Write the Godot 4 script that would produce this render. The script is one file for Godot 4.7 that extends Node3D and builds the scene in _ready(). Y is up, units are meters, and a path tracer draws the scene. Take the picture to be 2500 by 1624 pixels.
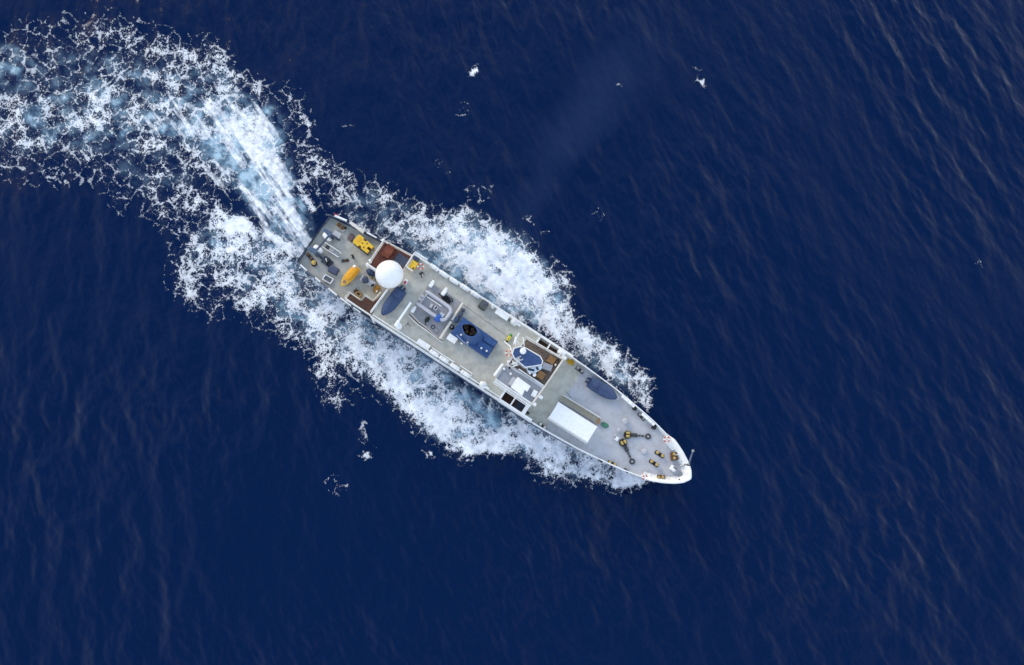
extends Node3D
# A white research ship on a deep blue sea, seen from high above.
# Photograph pixels (2500 x 1624) are turned into rays; each thing's distance comes from the deck or water it touches.

const FOCAL := 2880.0            # lens, in photograph pixels
const EYE := 162.0               # camera height above the water, metres
const CENTRE := Vector2(1250, 812)
const NADIR := Vector2(1100, 1300)
# deck heights above the water
const Y_MAIN := 3.0
const Y_BROWN := 5.2
const Y_UP := 7.5
const Y_FORE := 5.6
const Y_TOP := 9.6
const HALF := [[-0.2, 4.02], [2.5, 4.42], [5.0, 4.7], [8.0, 4.98], [13.0, 5.2], [38.0, 5.2], [41.0, 5.08], [45.4, 4.8], [47.5, 4.56], [49.7, 4.25], [52.0, 3.9], [54.0, 3.46], [55.5, 3.05], [57.0, 2.45], [58.3, 1.75], [59.2, 1.1], [59.7, 0.55], [59.9, 0.0]]

var cam_x: Vector3
var cam_y: Vector3
var cam_z: Vector3
var ship_at: Transform3D
var ship: Node3D
var mats := {}
var taken := {}

func _ready() -> void:
	set_view()
	set_light()
	build_sea()
	print("sea ", Time.get_ticks_msec())
	build_ship()
	build_stern()
	build_upper_deck()
	build_bridge()
	build_foredeck()
	build_smoke()
	print("done ", Time.get_ticks_msec())

# ---------------------------------------------------------------- view and light
func set_view() -> void:
	var n := Vector3(CENTRE.x - NADIR.x, NADIR.y - CENTRE.y, FOCAL).normalized()      # world up, seen from the camera
	var wx := (Vector3.RIGHT - n * n.x).normalized()
	var wz := wx.cross(n)
	cam_x = Vector3(wx.x, n.x, wz.x)
	cam_y = Vector3(wx.y, n.y, wz.y)
	cam_z = Vector3(wx.z, n.z, wz.z)
	var c := Camera3D.new()
	c.name = "camera"
	c.transform = Transform3D(Basis(cam_x, cam_y, cam_z), Vector3(0, EYE, 0))
	c.fov = rad_to_deg(2.0 * atan(812.0 / FOCAL))
	c.near = 1.0
	c.far = 9000.0
	add_child(c)
	c.make_current()
	var a := (at(816, 529, 3.5) + at(722, 638, 3.5)) / 2.0
	var b := at(1687, 1166, 7.0)
	a.y = 0.0
	b.y = 0.0
	var fwd := (b - a).normalized()
	var side := Vector3(-fwd.z, 0, fwd.x)
	ship_at = Transform3D(Basis(fwd, Vector3.UP, side), a + side * 0.12)

func set_light() -> void:
	var env := Environment.new()
	var sm := ProceduralSkyMaterial.new()
	sm.sky_top_color = Color(0.28, 0.42, 0.60)
	sm.sky_horizon_color = Color(0.90, 0.93, 0.955)
	sm.sky_curve = 0.7
	sm.ground_bottom_color = Color(0.08, 0.14, 0.28)
	sm.ground_horizon_color = Color(0.5, 0.58, 0.68)
	sm.sky_energy_multiplier = 1.25
	var sky := Sky.new()
	sky.sky_material = sm
	env.background_mode = Environment.BG_SKY
	env.sky = sky
	env.background_energy_multiplier = 1.0
	env.tonemap_mode = Environment.TONE_MAPPER_LINEAR
	env.tonemap_exposure = 1.54
	env.sdfgi_enabled = true
	env.ssao_enabled = true
	env.ssil_enabled = true
	env.volumetric_fog_enabled = true
	env.volumetric_fog_density = 0.0
	var we := WorldEnvironment.new()
	we.name = "world_environment"
	we.environment = env
	add_child(we)
	var sun := DirectionalLight3D.new()
	sun.name = "sun"
	sun.light_color = Color(1.0, 0.95, 0.88)
	sun.light_energy = 0.5
	sun.light_angular_distance = 30.0
	sun.shadow_enabled = true
	add_child(sun)
	sun.look_at_from_position(Vector3(-40, 26, -52), Vector3.ZERO)

# ---------------------------------------------------------------- pixels to places
func at(px: float, py: float, h: float) -> Vector3:
	var d := cam_x * (px - CENTRE.x) - cam_y * (py - CENTRE.y) - cam_z * FOCAL
	return Vector3(0, EYE, 0) + d * ((h - EYE) / d.y)

func loc(px: float, py: float, h: float) -> Vector3:          # in the ship's own axes: x forward, z to starboard
	return ship_at.affine_inverse() * at(px, py, h)

func half(u: float) -> float:
	for i in HALF.size() - 1:
		if u <= HALF[i + 1][0]:
			var t: float = clampf((u - HALF[i][0]) / (HALF[i + 1][0] - HALF[i][0]), 0, 1)
			return lerpf(HALF[i][1], HALF[i + 1][1], t)
	return 0.0

# ---------------------------------------------------------------- materials
func paint(key: String, c: Color, rough := 0.6, wear := 0.0, scale := 0.5, metal := 0.0) -> StandardMaterial3D:   # c is a linear base colour
	if mats.has(key):
		return mats[key]
	var m := StandardMaterial3D.new()
	m.resource_name = key
	m.roughness = rough
	m.metallic = metal
	m.metallic_specular = 0.4
	if wear > 0.0:
		var n := FastNoiseLite.new()
		n.seed = key.hash() % 9999
		n.noise_type = FastNoiseLite.TYPE_SIMPLEX
		n.frequency = 0.012
		n.fractal_octaves = 5
		n.fractal_gain = 0.62
		var g := Gradient.new()
		var lo := Color(c.r * (1.0 - wear), c.g * (1.0 - wear), c.b * (1.0 - wear * 1.05)).linear_to_srgb()
		var hi := Color(c.r * (1.0 + wear * 0.5), c.g * (1.0 + wear * 0.5), c.b * (1.0 + wear * 0.5)).linear_to_srgb()
		g.colors = PackedColorArray([lo, c.linear_to_srgb(), hi])
		g.offsets = PackedFloat32Array([0.22, 0.5, 0.85])
		var t := NoiseTexture2D.new()
		t.width = 256
		t.height = 256
		t.seamless = true
		t.noise = n
		t.color_ramp = g
		m.albedo_texture = t
		m.uv1_triplanar = true
		m.uv1_world_triplanar = true
		m.uv1_scale = Vector3.ONE * scale
	else:
		m.albedo_color = c.linear_to_srgb()
	mats[key] = m
	return m

func white() -> Material: return paint("white paint", Color(0.80, 0.80, 0.78), 0.45, 0.10, 0.22)
func cream() -> Material: return paint("cream paint", Color(0.64, 0.60, 0.52), 0.55, 0.12, 0.4)
func navy_cover() -> Material: return paint("navy cover", Color(0.046, 0.072, 0.145), 0.8, 0.22, 0.6)
func deck_grey() -> Material: return paint("grey green deck paint", Color(0.475, 0.455, 0.385), 0.8, 0.14, 0.16)
func fore_grey() -> Material: return paint("grey blue deck paint", Color(0.46, 0.455, 0.465), 0.8, 0.11, 0.16)
func brown_deck() -> Material: return paint("brown deck", Color(0.085, 0.040, 0.028), 0.75, 0.3, 0.5)
func black() -> Material: return paint("black paint", Color(0.016, 0.017, 0.019), 0.6)
func dark_steel() -> Material: return paint("dark steel", Color(0.045, 0.047, 0.05), 0.55, 0.3, 0.7)
func mid_grey() -> Material: return paint("mid grey", Color(0.26, 0.27, 0.28), 0.65, 0.12, 0.5)
func pale_grey() -> Material: return paint("pale grey", Color(0.45, 0.46, 0.48), 0.6, 0.08, 0.5)
func slate() -> Material: return paint("slate blue", Color(0.06, 0.075, 0.115), 0.7, 0.2, 0.6)
func yellow() -> Material: return paint("yellow paint", Color(0.74, 0.46, 0.035), 0.5, 0.12, 0.6)
func gold() -> Material: return paint("worn yellow paint", Color(0.46, 0.33, 0.10), 0.5, 0.3, 0.9)
func rust() -> Material: return paint("rusty brown", Color(0.13, 0.062, 0.03), 0.8, 0.35, 0.9)
func red() -> Material: return paint("red paint", Color(0.42, 0.05, 0.05), 0.5)
func hull_blue() -> Material: return paint("hull blue", Color(0.020, 0.036, 0.095), 0.35, 0.25, 0.3)
func casing_blue() -> Material: return paint("casing blue", Color(0.038, 0.085, 0.215), 0.42, 0.2, 0.35)
func tan_wood() -> Material: return paint("tan wood", Color(0.33, 0.17, 0.065), 0.65, 0.3, 0.7)
func green() -> Material: return paint("green net", Color(0.06, 0.20, 0.12), 0.85, 0.3, 1.2)

# ---------------------------------------------------------------- mesh helpers
func st() -> SurfaceTool:
	var s := SurfaceTool.new()
	s.begin(Mesh.PRIMITIVE_TRIANGLES)
	return s

func quad(s: SurfaceTool, a: Vector3, b: Vector3, c: Vector3, d: Vector3) -> void:      # seen clockwise from outside
	for p in [a, b, c, a, c, d]:
		s.add_vertex(p)

func tri(s: SurfaceTool, a: Vector3, b: Vector3, c: Vector3) -> void:
	for p in [a, b, c]:
		s.add_vertex(p)

# a stack of rings with the same count of points, closed round; points run clockwise seen from above, rings from the bottom up
func rings(s: SurfaceTool, rs: Array, cap_top := true, cap_bottom := true, smooth := 1) -> void:
	s.set_smooth_group(smooth if smooth > 0 else 4294967295)
	for k in rs.size() - 1:
		var n: int = rs[k].size()
		for i in n:
			var j := (i + 1) % n
			quad(s, rs[k][i], rs[k + 1][i], rs[k + 1][j], rs[k][j])
	s.set_smooth_group(4294967295)
	if cap_top:
		fan(s, rs[-1], false)
	if cap_bottom:
		fan(s, rs[0], true)

func fan(s: SurfaceTool, r: Array, flip: bool) -> void:
	var flat := PackedVector2Array()
	for p in r:
		flat.append(Vector2(p.x, p.z) if absf((r[1] - r[0]).cross(r[2] - r[0]).y) > 1e-9 or r.size() > 4 else Vector2(p.x + p.y, p.z))
	var ids := Geometry2D.triangulate_polygon(flat)
	if ids.is_empty():
		for i in range(1, r.size() - 1):
			tri(s, r[0], r[i], r[i + 1]) if not flip else tri(s, r[0], r[i + 1], r[i])
		return
	for i in range(0, ids.size(), 3):
		var a: Vector3 = r[ids[i]]
		var b: Vector3 = r[ids[i + 1]]
		var c: Vector3 = r[ids[i + 2]]
		var up := (b - a).cross(c - a).y < 0.0        # clockwise from above
		if up == flip:
			tri(s, a, c, b)
		else:
			tri(s, a, b, c)

func box(s: SurfaceTool, c: Vector3, size: Vector3, yaw := 0.0, bevel := 0.03) -> void:
	var h := size / 2.0
	var e := minf(bevel, minf(h.x, minf(h.y, h.z)) * 0.6)
	var b := Basis(Vector3.UP, yaw)
	var rs := []
	for lv in [[-h.y, e], [-h.y + e, 0.0], [h.y - e, 0.0], [h.y, e]]:
		var r := []
		var x: float = h.x - lv[1]
		var z: float = h.z - lv[1]
		for p in [Vector2(-x, -z + e), Vector2(-x + e, -z), Vector2(x - e, -z), Vector2(x, -z + e), Vector2(x, z - e), Vector2(x - e, z), Vector2(-x + e, z), Vector2(-x, z - e)]:
			r.append(c + b * Vector3(p.x, lv[0], p.y))
		rs.append(r)
	rings(s, rs, true, true, 0)

func prism(s: SurfaceTool, poly: Array, y0: float, y1: float, cap_bottom := true) -> void:   # poly: Vector3s, y ignored
	var a := []
	var b := []
	var area := 0.0
	for i in poly.size():
		var p: Vector3 = poly[i]
		var q: Vector3 = poly[(i + 1) % poly.size()]
		area += p.x * q.z - q.x * p.z
	var pts := poly.duplicate()
	if area < 0:
		pts.reverse()
	for p in pts:
		a.append(Vector3(p.x, y0, p.z))
		b.append(Vector3(p.x, y1, p.z))
	rings(s, [a, b], true, cap_bottom, 0)

func tube(s: SurfaceTool, path: Array, r: float, seg := 6, r1 := -1.0, closed := false) -> void:
	var n := path.size()
	var rs := []
	for i in n:
		var d: Vector3
		if closed:
			d = (path[(i + 1) % n] - path[(i + n - 1) % n]).normalized()
		else:
			d = (path[mini(i + 1, n - 1)] - path[maxi(i - 1, 0)]).normalized()
		var u := d.cross(Vector3.UP if absf(d.y) < 0.9 else Vector3.RIGHT).normalized()
		var v := u.cross(d)
		var rr := r if r1 < 0 else lerpf(r, r1, float(i) / (n - 1))
		var ring := []
		for k in seg:
			var a := TAU * k / seg
			ring.append(path[i] + (u * cos(a) - v * sin(a)) * rr)
		rs.append(ring)
	s.set_smooth_group(1)
	for i in (n if closed else n - 1):
		var p: Array = rs[i]
		var q: Array = rs[(i + 1) % n]
		for k in seg:
			var j := (k + 1) % seg
			quad(s, p[k], p[j], q[j], q[k])
	if not closed:
		s.set_smooth_group(4294967295)
		for k in range(1, seg - 1):
			tri(s, rs[0][0], rs[0][k + 1], rs[0][k])
			tri(s, rs[-1][0], rs[-1][k], rs[-1][k + 1])

func lathe(s: SurfaceTool, c: Vector3, prof: Array, seg := 16) -> void:       # prof: [radius, height] from the bottom up
	var rs := []
	for p in prof:
		var ring := []
		for k in seg:
			var a := TAU * k / seg
			ring.append(c + Vector3(cos(a) * p[0], p[1], sin(a) * p[0]))
		rs.append(ring)
	rings(s, rs, prof[-1][0] > 0.002, prof[0][0] > 0.002, 1)

func torus(s: SurfaceTool, c: Vector3, r: float, w: float, squash := 1.0, seg := 18) -> void:
	var path := []
	for k in seg:
		path.append(c + Vector3(cos(TAU * k / seg) * r, 0, sin(TAU * k / seg) * r * squash))
	tube(s, path, w, 6, -1.0, true)

func blob(s: SurfaceTool, c: Vector3, size: Vector3, rng_seed: int, rough := 0.18, seg := 12) -> void:      # a heap: half an egg, crumpled
	var n := FastNoiseLite.new()
	n.seed = rng_seed
	n.frequency = 0.9
	var rs := []
	for lv in 6:
		var a := PI / 2 * lv / 5.2
		var ring := []
		for k in seg:
			var b := TAU * k / seg
			var p := Vector3(cos(b) * cos(a), sin(a), sin(b) * cos(a))
			ring.append(c + p * size * (1.0 + rough * 2.0 * n.get_noise_3dv(p * 1.8)) * Vector3(0.5, 1, 0.5))
		rs.append(ring)
	rings(s, rs, true, true, 1)

# ---------------------------------------------------------------- objects
func numbered(called: String) -> String:
	taken[called] = taken.get(called, -1) + 1
	return called if taken[called] == 0 else "%s_%03d" % [called, taken[called]]

func part(called: String, s: SurfaceTool, m: Material, parent: Node) -> MeshInstance3D:
	s.generate_normals()
	var o := MeshInstance3D.new()
	o.name = called
	o.mesh = s.commit()
	o.material_override = m
	parent.add_child(o, true)
	return o

func describe(o: Node, label: String, category: String, group := "") -> void:
	o.set_meta("label", label)
	o.set_meta("category", category)
	if group != "":
		o.set_meta("group", group)

# a thing at photograph pixel (px, py) on height h; its x axis follows the pixel direction dir
func thing(called: String, label: String, category: String, px: float, py: float, h: float, dir := Vector2(0.84, 0.545), group := "") -> Node3D:
	var o := Node3D.new()
	o.name = numbered(called)
	add_child(o)
	var p := at(px, py, h)
	var q := at(px + dir.x * 10.0, py + dir.y * 10.0, h) - p
	o.transform = Transform3D(Basis(Vector3.UP, atan2(-q.z, q.x)), p)
	describe(o, label, category, group)
	return o

func place(o: Node3D, px: float, py: float, h: float, dir := Vector2(0.84, 0.545)) -> void:
	var p := at(px, py, h)
	var q := at(px + dir.x * 10.0, py + dir.y * 10.0, h) - p
	o.transform = Transform3D(Basis(Vector3.UP, atan2(-q.z, q.x)), p)

func copy(o: Node3D, called: String, label: String, group := "") -> Node3D:
	var c := o.duplicate()
	c.name = numbered(called)
	add_child(c)
	c.set_meta("label", label)
	if group != "":
		c.set_meta("group", group)
	return c

# ---------------------------------------------------------------- the sea
const X0 := -76.0
const Z0 := -90.0
const SEA_W := 172.0
const SEA_D := 118.0
const CELL := 0.25
const TEX_W := 2048
const TEX_H := 1405
const MAP := 0.5                    # cell of the foam map

# foam seen in the photograph: x, y, radius (pixels), how closely the froth covers the water
const FOAM := [
	# water thrown up by the propellers
	[[740, 596, 14, 0.60], [700, 500, 20, 0.50], [650, 400, 42, 0.52], [585, 310, 62, 0.60], [490, 285, 46, 0.60], [405, 285, 42, 0.58], [300, 262, 50, 0.52], [215, 268, 60, 0.55], [120, 292, 66, 0.48], [-20, 300, 80, 0.44]],
	[[720, 545, 8, 0.60], [650, 500, 12, 0.45], [560, 440, 20, 0.40], [480, 400, 30, 0.38]],
	[[765, 520, 6, 0.85], [745, 480, 8, 0.80], [725, 450, 6, 0.60]],
	[[560, 300, 60, 0.54], [510, 215, 60, 0.54], [450, 170, 55, 0.54], [360, 140, 60, 0.39], [240, 130, 80, 0.30], [90, 170, 95, 0.30], [-40, 200, 110, 0.32]],
	[[640, 250, 40, 0.35], [560, 200, 30, 0.39], [500, 140, 40, 0.43]],
	[[690, 250, 38, 0.26], [715, 300, 34, 0.30], [720, 365, 36, 0.31], [770, 415, 34, 0.37]],
	[[480, 390, 36, 0.42], [400, 345, 55, 0.43], [270, 330, 65, 0.34], [120, 350, 65, 0.29], [-20, 360, 60, 0.26]],
	[[470, 470, 40, 0.35], [400, 460, 52, 0.37], [320, 455, 48, 0.29], [265, 425, 35, 0.24]],
	[[125, 425, 26, 0.27], [155, 420, 26, 0.26]],
	[[330, 400, 40, 0.20], [200, 400, 40, 0.15], [90, 400, 40, 0.12]],
	# the line off the starboard quarter and the froth outside it
	[[738, 618, 10, 1.0], [690, 592, 10, 0.95], [630, 565, 12, 0.9], [575, 552, 20, 0.85], [525, 545, 28, 0.66], [500, 500, 40, 0.45], [450, 470, 35, 0.38]],
	[[560, 600, 45, 0.66], [640, 640, 60, 0.62], [700, 660, 40, 0.50], [760, 710, 36, 0.52]],
	# starboard side, bow to quarter
	[[1585, 1168, 10, 0.85], [1540, 1165, 22, 0.90], [1495, 1160, 30, 0.88], [1440, 1128, 34, 0.72], [1400, 1120, 40, 0.83], [1350, 1110, 46, 0.85], [1300, 1072, 36, 0.85], [1250, 1070, 28, 0.83], [1190, 1072, 28, 0.79], [1130, 1062, 44, 0.79], [1075, 1005, 50, 0.81], [1030, 950, 56, 0.83], [975, 895, 60, 0.79], [930, 860, 56, 0.83], [870, 840, 56, 0.70], [800, 790, 62, 0.68], [730, 745, 66, 0.63], [660, 705, 72, 0.63], [590, 650, 80, 0.59], [520, 640, 72, 0.49], [460, 620, 38, 0.40]],
	[[1375, 1150, 28, 0.63], [1340, 1130, 30, 0.72]],
	[[1100, 1085, 18, 0.85], [1160, 1096, 10, 0.90], [1230, 1098, 10, 0.90], [1290, 1092, 10, 0.85]],
	[[1240, 1010, 20, 0.38], [1300, 1045, 14, 0.45], [1180, 985, 20, 0.41], [1090, 920, 20, 0.45], [990, 850, 20, 0.41], [900, 790, 16, 0.38]],
	[[830, 850, 34, 0.61], [815, 900, 36, 0.54], [825, 960, 30, 0.41]],
	[[475, 620, 46, 0.45], [470, 680, 42, 0.41], [515, 735, 32, 0.38]],
	[[585, 750, 8, 0.27], [590, 770, 6, 0.27]],
	[[440, 545, 30, 0.38], [400, 520, 26, 0.31]],
	[[905, 905, 10, 0.36], [880, 960, 12, 0.23]],
	# port side, bow to quarter
	[[1578, 985, 10, 0.77], [1560, 940, 24, 0.77], [1520, 905, 30, 0.79], [1460, 860, 34, 0.72], [1400, 822, 34, 0.77], [1340, 770, 40, 0.83], [1300, 715, 62, 0.87], [1235, 660, 66, 0.90], [1160, 610, 62, 0.88], [1090, 585, 44, 0.83], [1040, 580, 36, 0.65], [990, 545, 44, 0.52], [930, 505, 46, 0.49], [865, 475, 38, 0.43], [800, 440, 38, 0.38], [760, 400, 30, 0.32]],
	[[1120, 545, 36, 0.65], [1060, 535, 26, 0.50], [1010, 520, 20, 0.41]],
	[[1330, 660, 26, 0.59], [1365, 690, 24, 0.54], [1375, 735, 16, 0.45]],
	[[1475, 830, 16, 0.54], [1500, 870, 16, 0.59]],
	[[1180, 555, 18, 0.50], [1250, 610, 20, 0.56], [1300, 640, 16, 0.52]],
	[[830, 500, 26, 0.41], [880, 545, 16, 0.43], [950, 575, 14, 0.41]],
	# solid white water
	[[1330, 745, 24, 0.95], [1290, 700, 40, 1.05], [1230, 660, 46, 1.1], [1160, 615, 42, 1.05], [1095, 590, 26, 0.95]],
	[[1570, 1172, 8, 1.0], [1510, 1168, 20, 1.1], [1470, 1150, 16, 0.9]],
	[[1370, 1105, 20, 0.95], [1320, 1085, 18, 1.0], [1250, 1090, 9, 1.05], [1160, 1092, 10, 1.05], [1100, 1078, 16, 1.0], [1060, 1010, 24, 0.95], [1010, 940, 24, 0.9], [950, 885, 24, 0.95]],
	# small breaking crests and scraps of froth
	[[735, 287, 4, 0.84], [752, 300, 5, 0.88], [757, 312, 2, 0.70], [750, 335, 2, 0.32]],
	[[1148, 183, 2, 0.70], [1160, 175, 4, 0.88], [1166, 165, 2, 0.38]],
	[[1700, 190, 4, 0.28], [1714, 206, 4, 0.84]],
	[[1700, 165, 3, 0.26], [1706, 175, 3, 0.26]],
	[[1150, 462, 10, 0.26], [1175, 478, 12, 0.29], [1190, 452, 6, 0.23]],
	[[1286, 528, 2, 0.70], [1294, 541, 4, 0.32]],
	[[1330, 566, 2, 0.79], [1336, 575, 2, 0.70]],
	[[1460, 525, 8, 0.21]],
	[[1517, 205, 4, 0.35]],
	[[1069, 398, 2, 0.32], [1092, 417, 2, 0.70]],
	[[850, 300, 9, 0.18]],
	[[1130, 270, 12, 0.17]],
	[[885, 1040, 4, 0.38], [888, 1068, 4, 0.28], [882, 1085, 3, 0.19]],
	[[880, 1112, 4, 0.38], [897, 1110, 4, 0.75], [915, 1095, 2, 0.16]],
	[[1035, 1092, 3, 0.44], [1050, 1108, 4, 0.84], [1064, 1112, 2, 0.26]],
	[[812, 1178, 10, 0.21], [828, 1188, 12, 0.26]],
	[[2390, 640, 3, 0.44], [2394, 646, 2, 0.38]],
	[[525, 140, 3, 0.79], [545, 165, 3, 0.70], [580, 190, 2, 0.32], [620, 212, 2, 0.26]],
]
# the jet of broken water straight off the propellers, streaked along its run
const WASH := [
	[[752, 602, 9, 1.0], [716, 535, 15, 1.0], [676, 455, 22, 0.95], [636, 380, 36, 1.0], [600, 320, 46, 0.85], [530, 290, 36, 0.5], [410, 285, 36, 0.25]],
	[[738, 612, 6, 0.8], [660, 530, 14, 0.55], [585, 462, 18, 0.4], [520, 415, 20, 0.2]],
	[[740, 618, 8, 1.0], [690, 592, 9, 0.9], [630, 565, 10, 0.75], [575, 552, 14, 0.5]],
]
# water made pale by bubbles under the surface
const BUBBLES := [
	[[740, 600, 26, 0.8], [700, 530, 40, 0.8], [640, 430, 55, 0.9], [590, 340, 80, 1.0], [520, 300, 55, 0.8], [420, 290, 50, 0.55], [320, 270, 55, 0.45], [220, 280, 70, 0.5], [60, 300, 60, 0.32]],
	[[20, 160, 40, 0.5]],
	[[1320, 735, 50, 0.9], [1230, 665, 70, 1.1], [1130, 615, 70, 1.0], [1050, 600, 40, 0.7]],
	[[1560, 940, 20, 0.5], [1450, 855, 30, 0.5]],
	[[1440, 1115, 40, 0.8], [1340, 1070, 40, 0.8], [1240, 1040, 40, 0.65], [1110, 1010, 55, 0.9], [1040, 950, 50, 0.8], [950, 870, 50, 0.9], [840, 800, 50, 0.6], [740, 720, 60, 0.6], [640, 650, 60, 0.5], [560, 580, 50, 0.4], [480, 620, 40, 0.2]],
	[[900, 520, 50, 0.25], [1000, 560, 40, 0.4]],
	[[520, 230, 60, 0.35], [120, 220, 90, 0.25], [400, 400, 70, 0.18]],
]

func foam_map(strokes: Array, soft: float) -> Image:
	var w := int(SEA_W / MAP)
	var h := int(SEA_D / MAP)
	var f := PackedFloat32Array()
	f.resize(w * h)
	for s in strokes:
		for i in maxi(1, s.size() - 1):
			var p: Array = s[i]
			var q: Array = s[mini(i + 1, s.size() - 1)]
			var a := at(p[0], p[1], 0)
			var b := at(q[0], q[1], 0)
			var ra: float = p[2] * 0.056
			var rb: float = q[2] * 0.056
			var reach := maxf(ra, rb) + soft
			var ab := Vector2(b.x - a.x, b.z - a.z)
			var ll := maxf(ab.length_squared(), 1e-6)
			var i0 := maxi(0, int((minf(a.x, b.x) - reach - X0) / MAP))
			var i1 := mini(w - 1, int((maxf(a.x, b.x) + reach - X0) / MAP) + 1)
			var j0 := maxi(0, int((minf(a.z, b.z) - reach - Z0) / MAP))
			var j1 := mini(h - 1, int((maxf(a.z, b.z) + reach - Z0) / MAP) + 1)
			for j in range(j0, j1 + 1):
				var dz := Z0 + (j + 0.5) * MAP - a.z
				for k in range(i0, i1 + 1):
					var dx := X0 + (k + 0.5) * MAP - a.x
					var t := clampf((dx * ab.x + dz * ab.y) / ll, 0, 1)
					var ex := dx - ab.x * t
					var ez := dz - ab.y * t
					var r := lerpf(ra, rb, t)
					var d := sqrt(ex * ex + ez * ez)
					var g := minf(soft, 0.4 + r * 0.7)
					if d < r + g:
						var v: float = lerpf(p[3], q[3], t) * (1.0 - smoothstep(r - g * 0.4, r + g, d))
						if v > f[j * w + k]:
							f[j * w + k] = v
	return Image.create_from_data(w, h, false, Image.FORMAT_RF, f.to_byte_array())

func noise_bytes(n: FastNoiseLite, w: int, h: int) -> PackedByteArray:
	var im := n.get_image(w, h, false, false, true)
	im.convert(Image.FORMAT_L8)
	return im.get_data()

func lace(freq: float, sd: int, warp: float, kind := FastNoiseLite.RETURN_DISTANCE2_SUB) -> FastNoiseLite:
	var n := FastNoiseLite.new()
	n.seed = sd
	n.noise_type = FastNoiseLite.TYPE_CELLULAR
	n.cellular_distance_function = FastNoiseLite.DISTANCE_EUCLIDEAN
	n.cellular_return_type = kind
	n.cellular_jitter = 1.0
	n.fractal_type = FastNoiseLite.FRACTAL_NONE
	n.frequency = freq
	n.domain_warp_enabled = true
	n.domain_warp_type = FastNoiseLite.DOMAIN_WARP_SIMPLEX
	n.domain_warp_amplitude = warp
	n.domain_warp_frequency = freq * 1.0
	n.domain_warp_fractal_type = FastNoiseLite.DOMAIN_WARP_FRACTAL_PROGRESSIVE
	n.domain_warp_fractal_octaves = 4
	n.domain_warp_fractal_gain = 0.6
	return n

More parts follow.
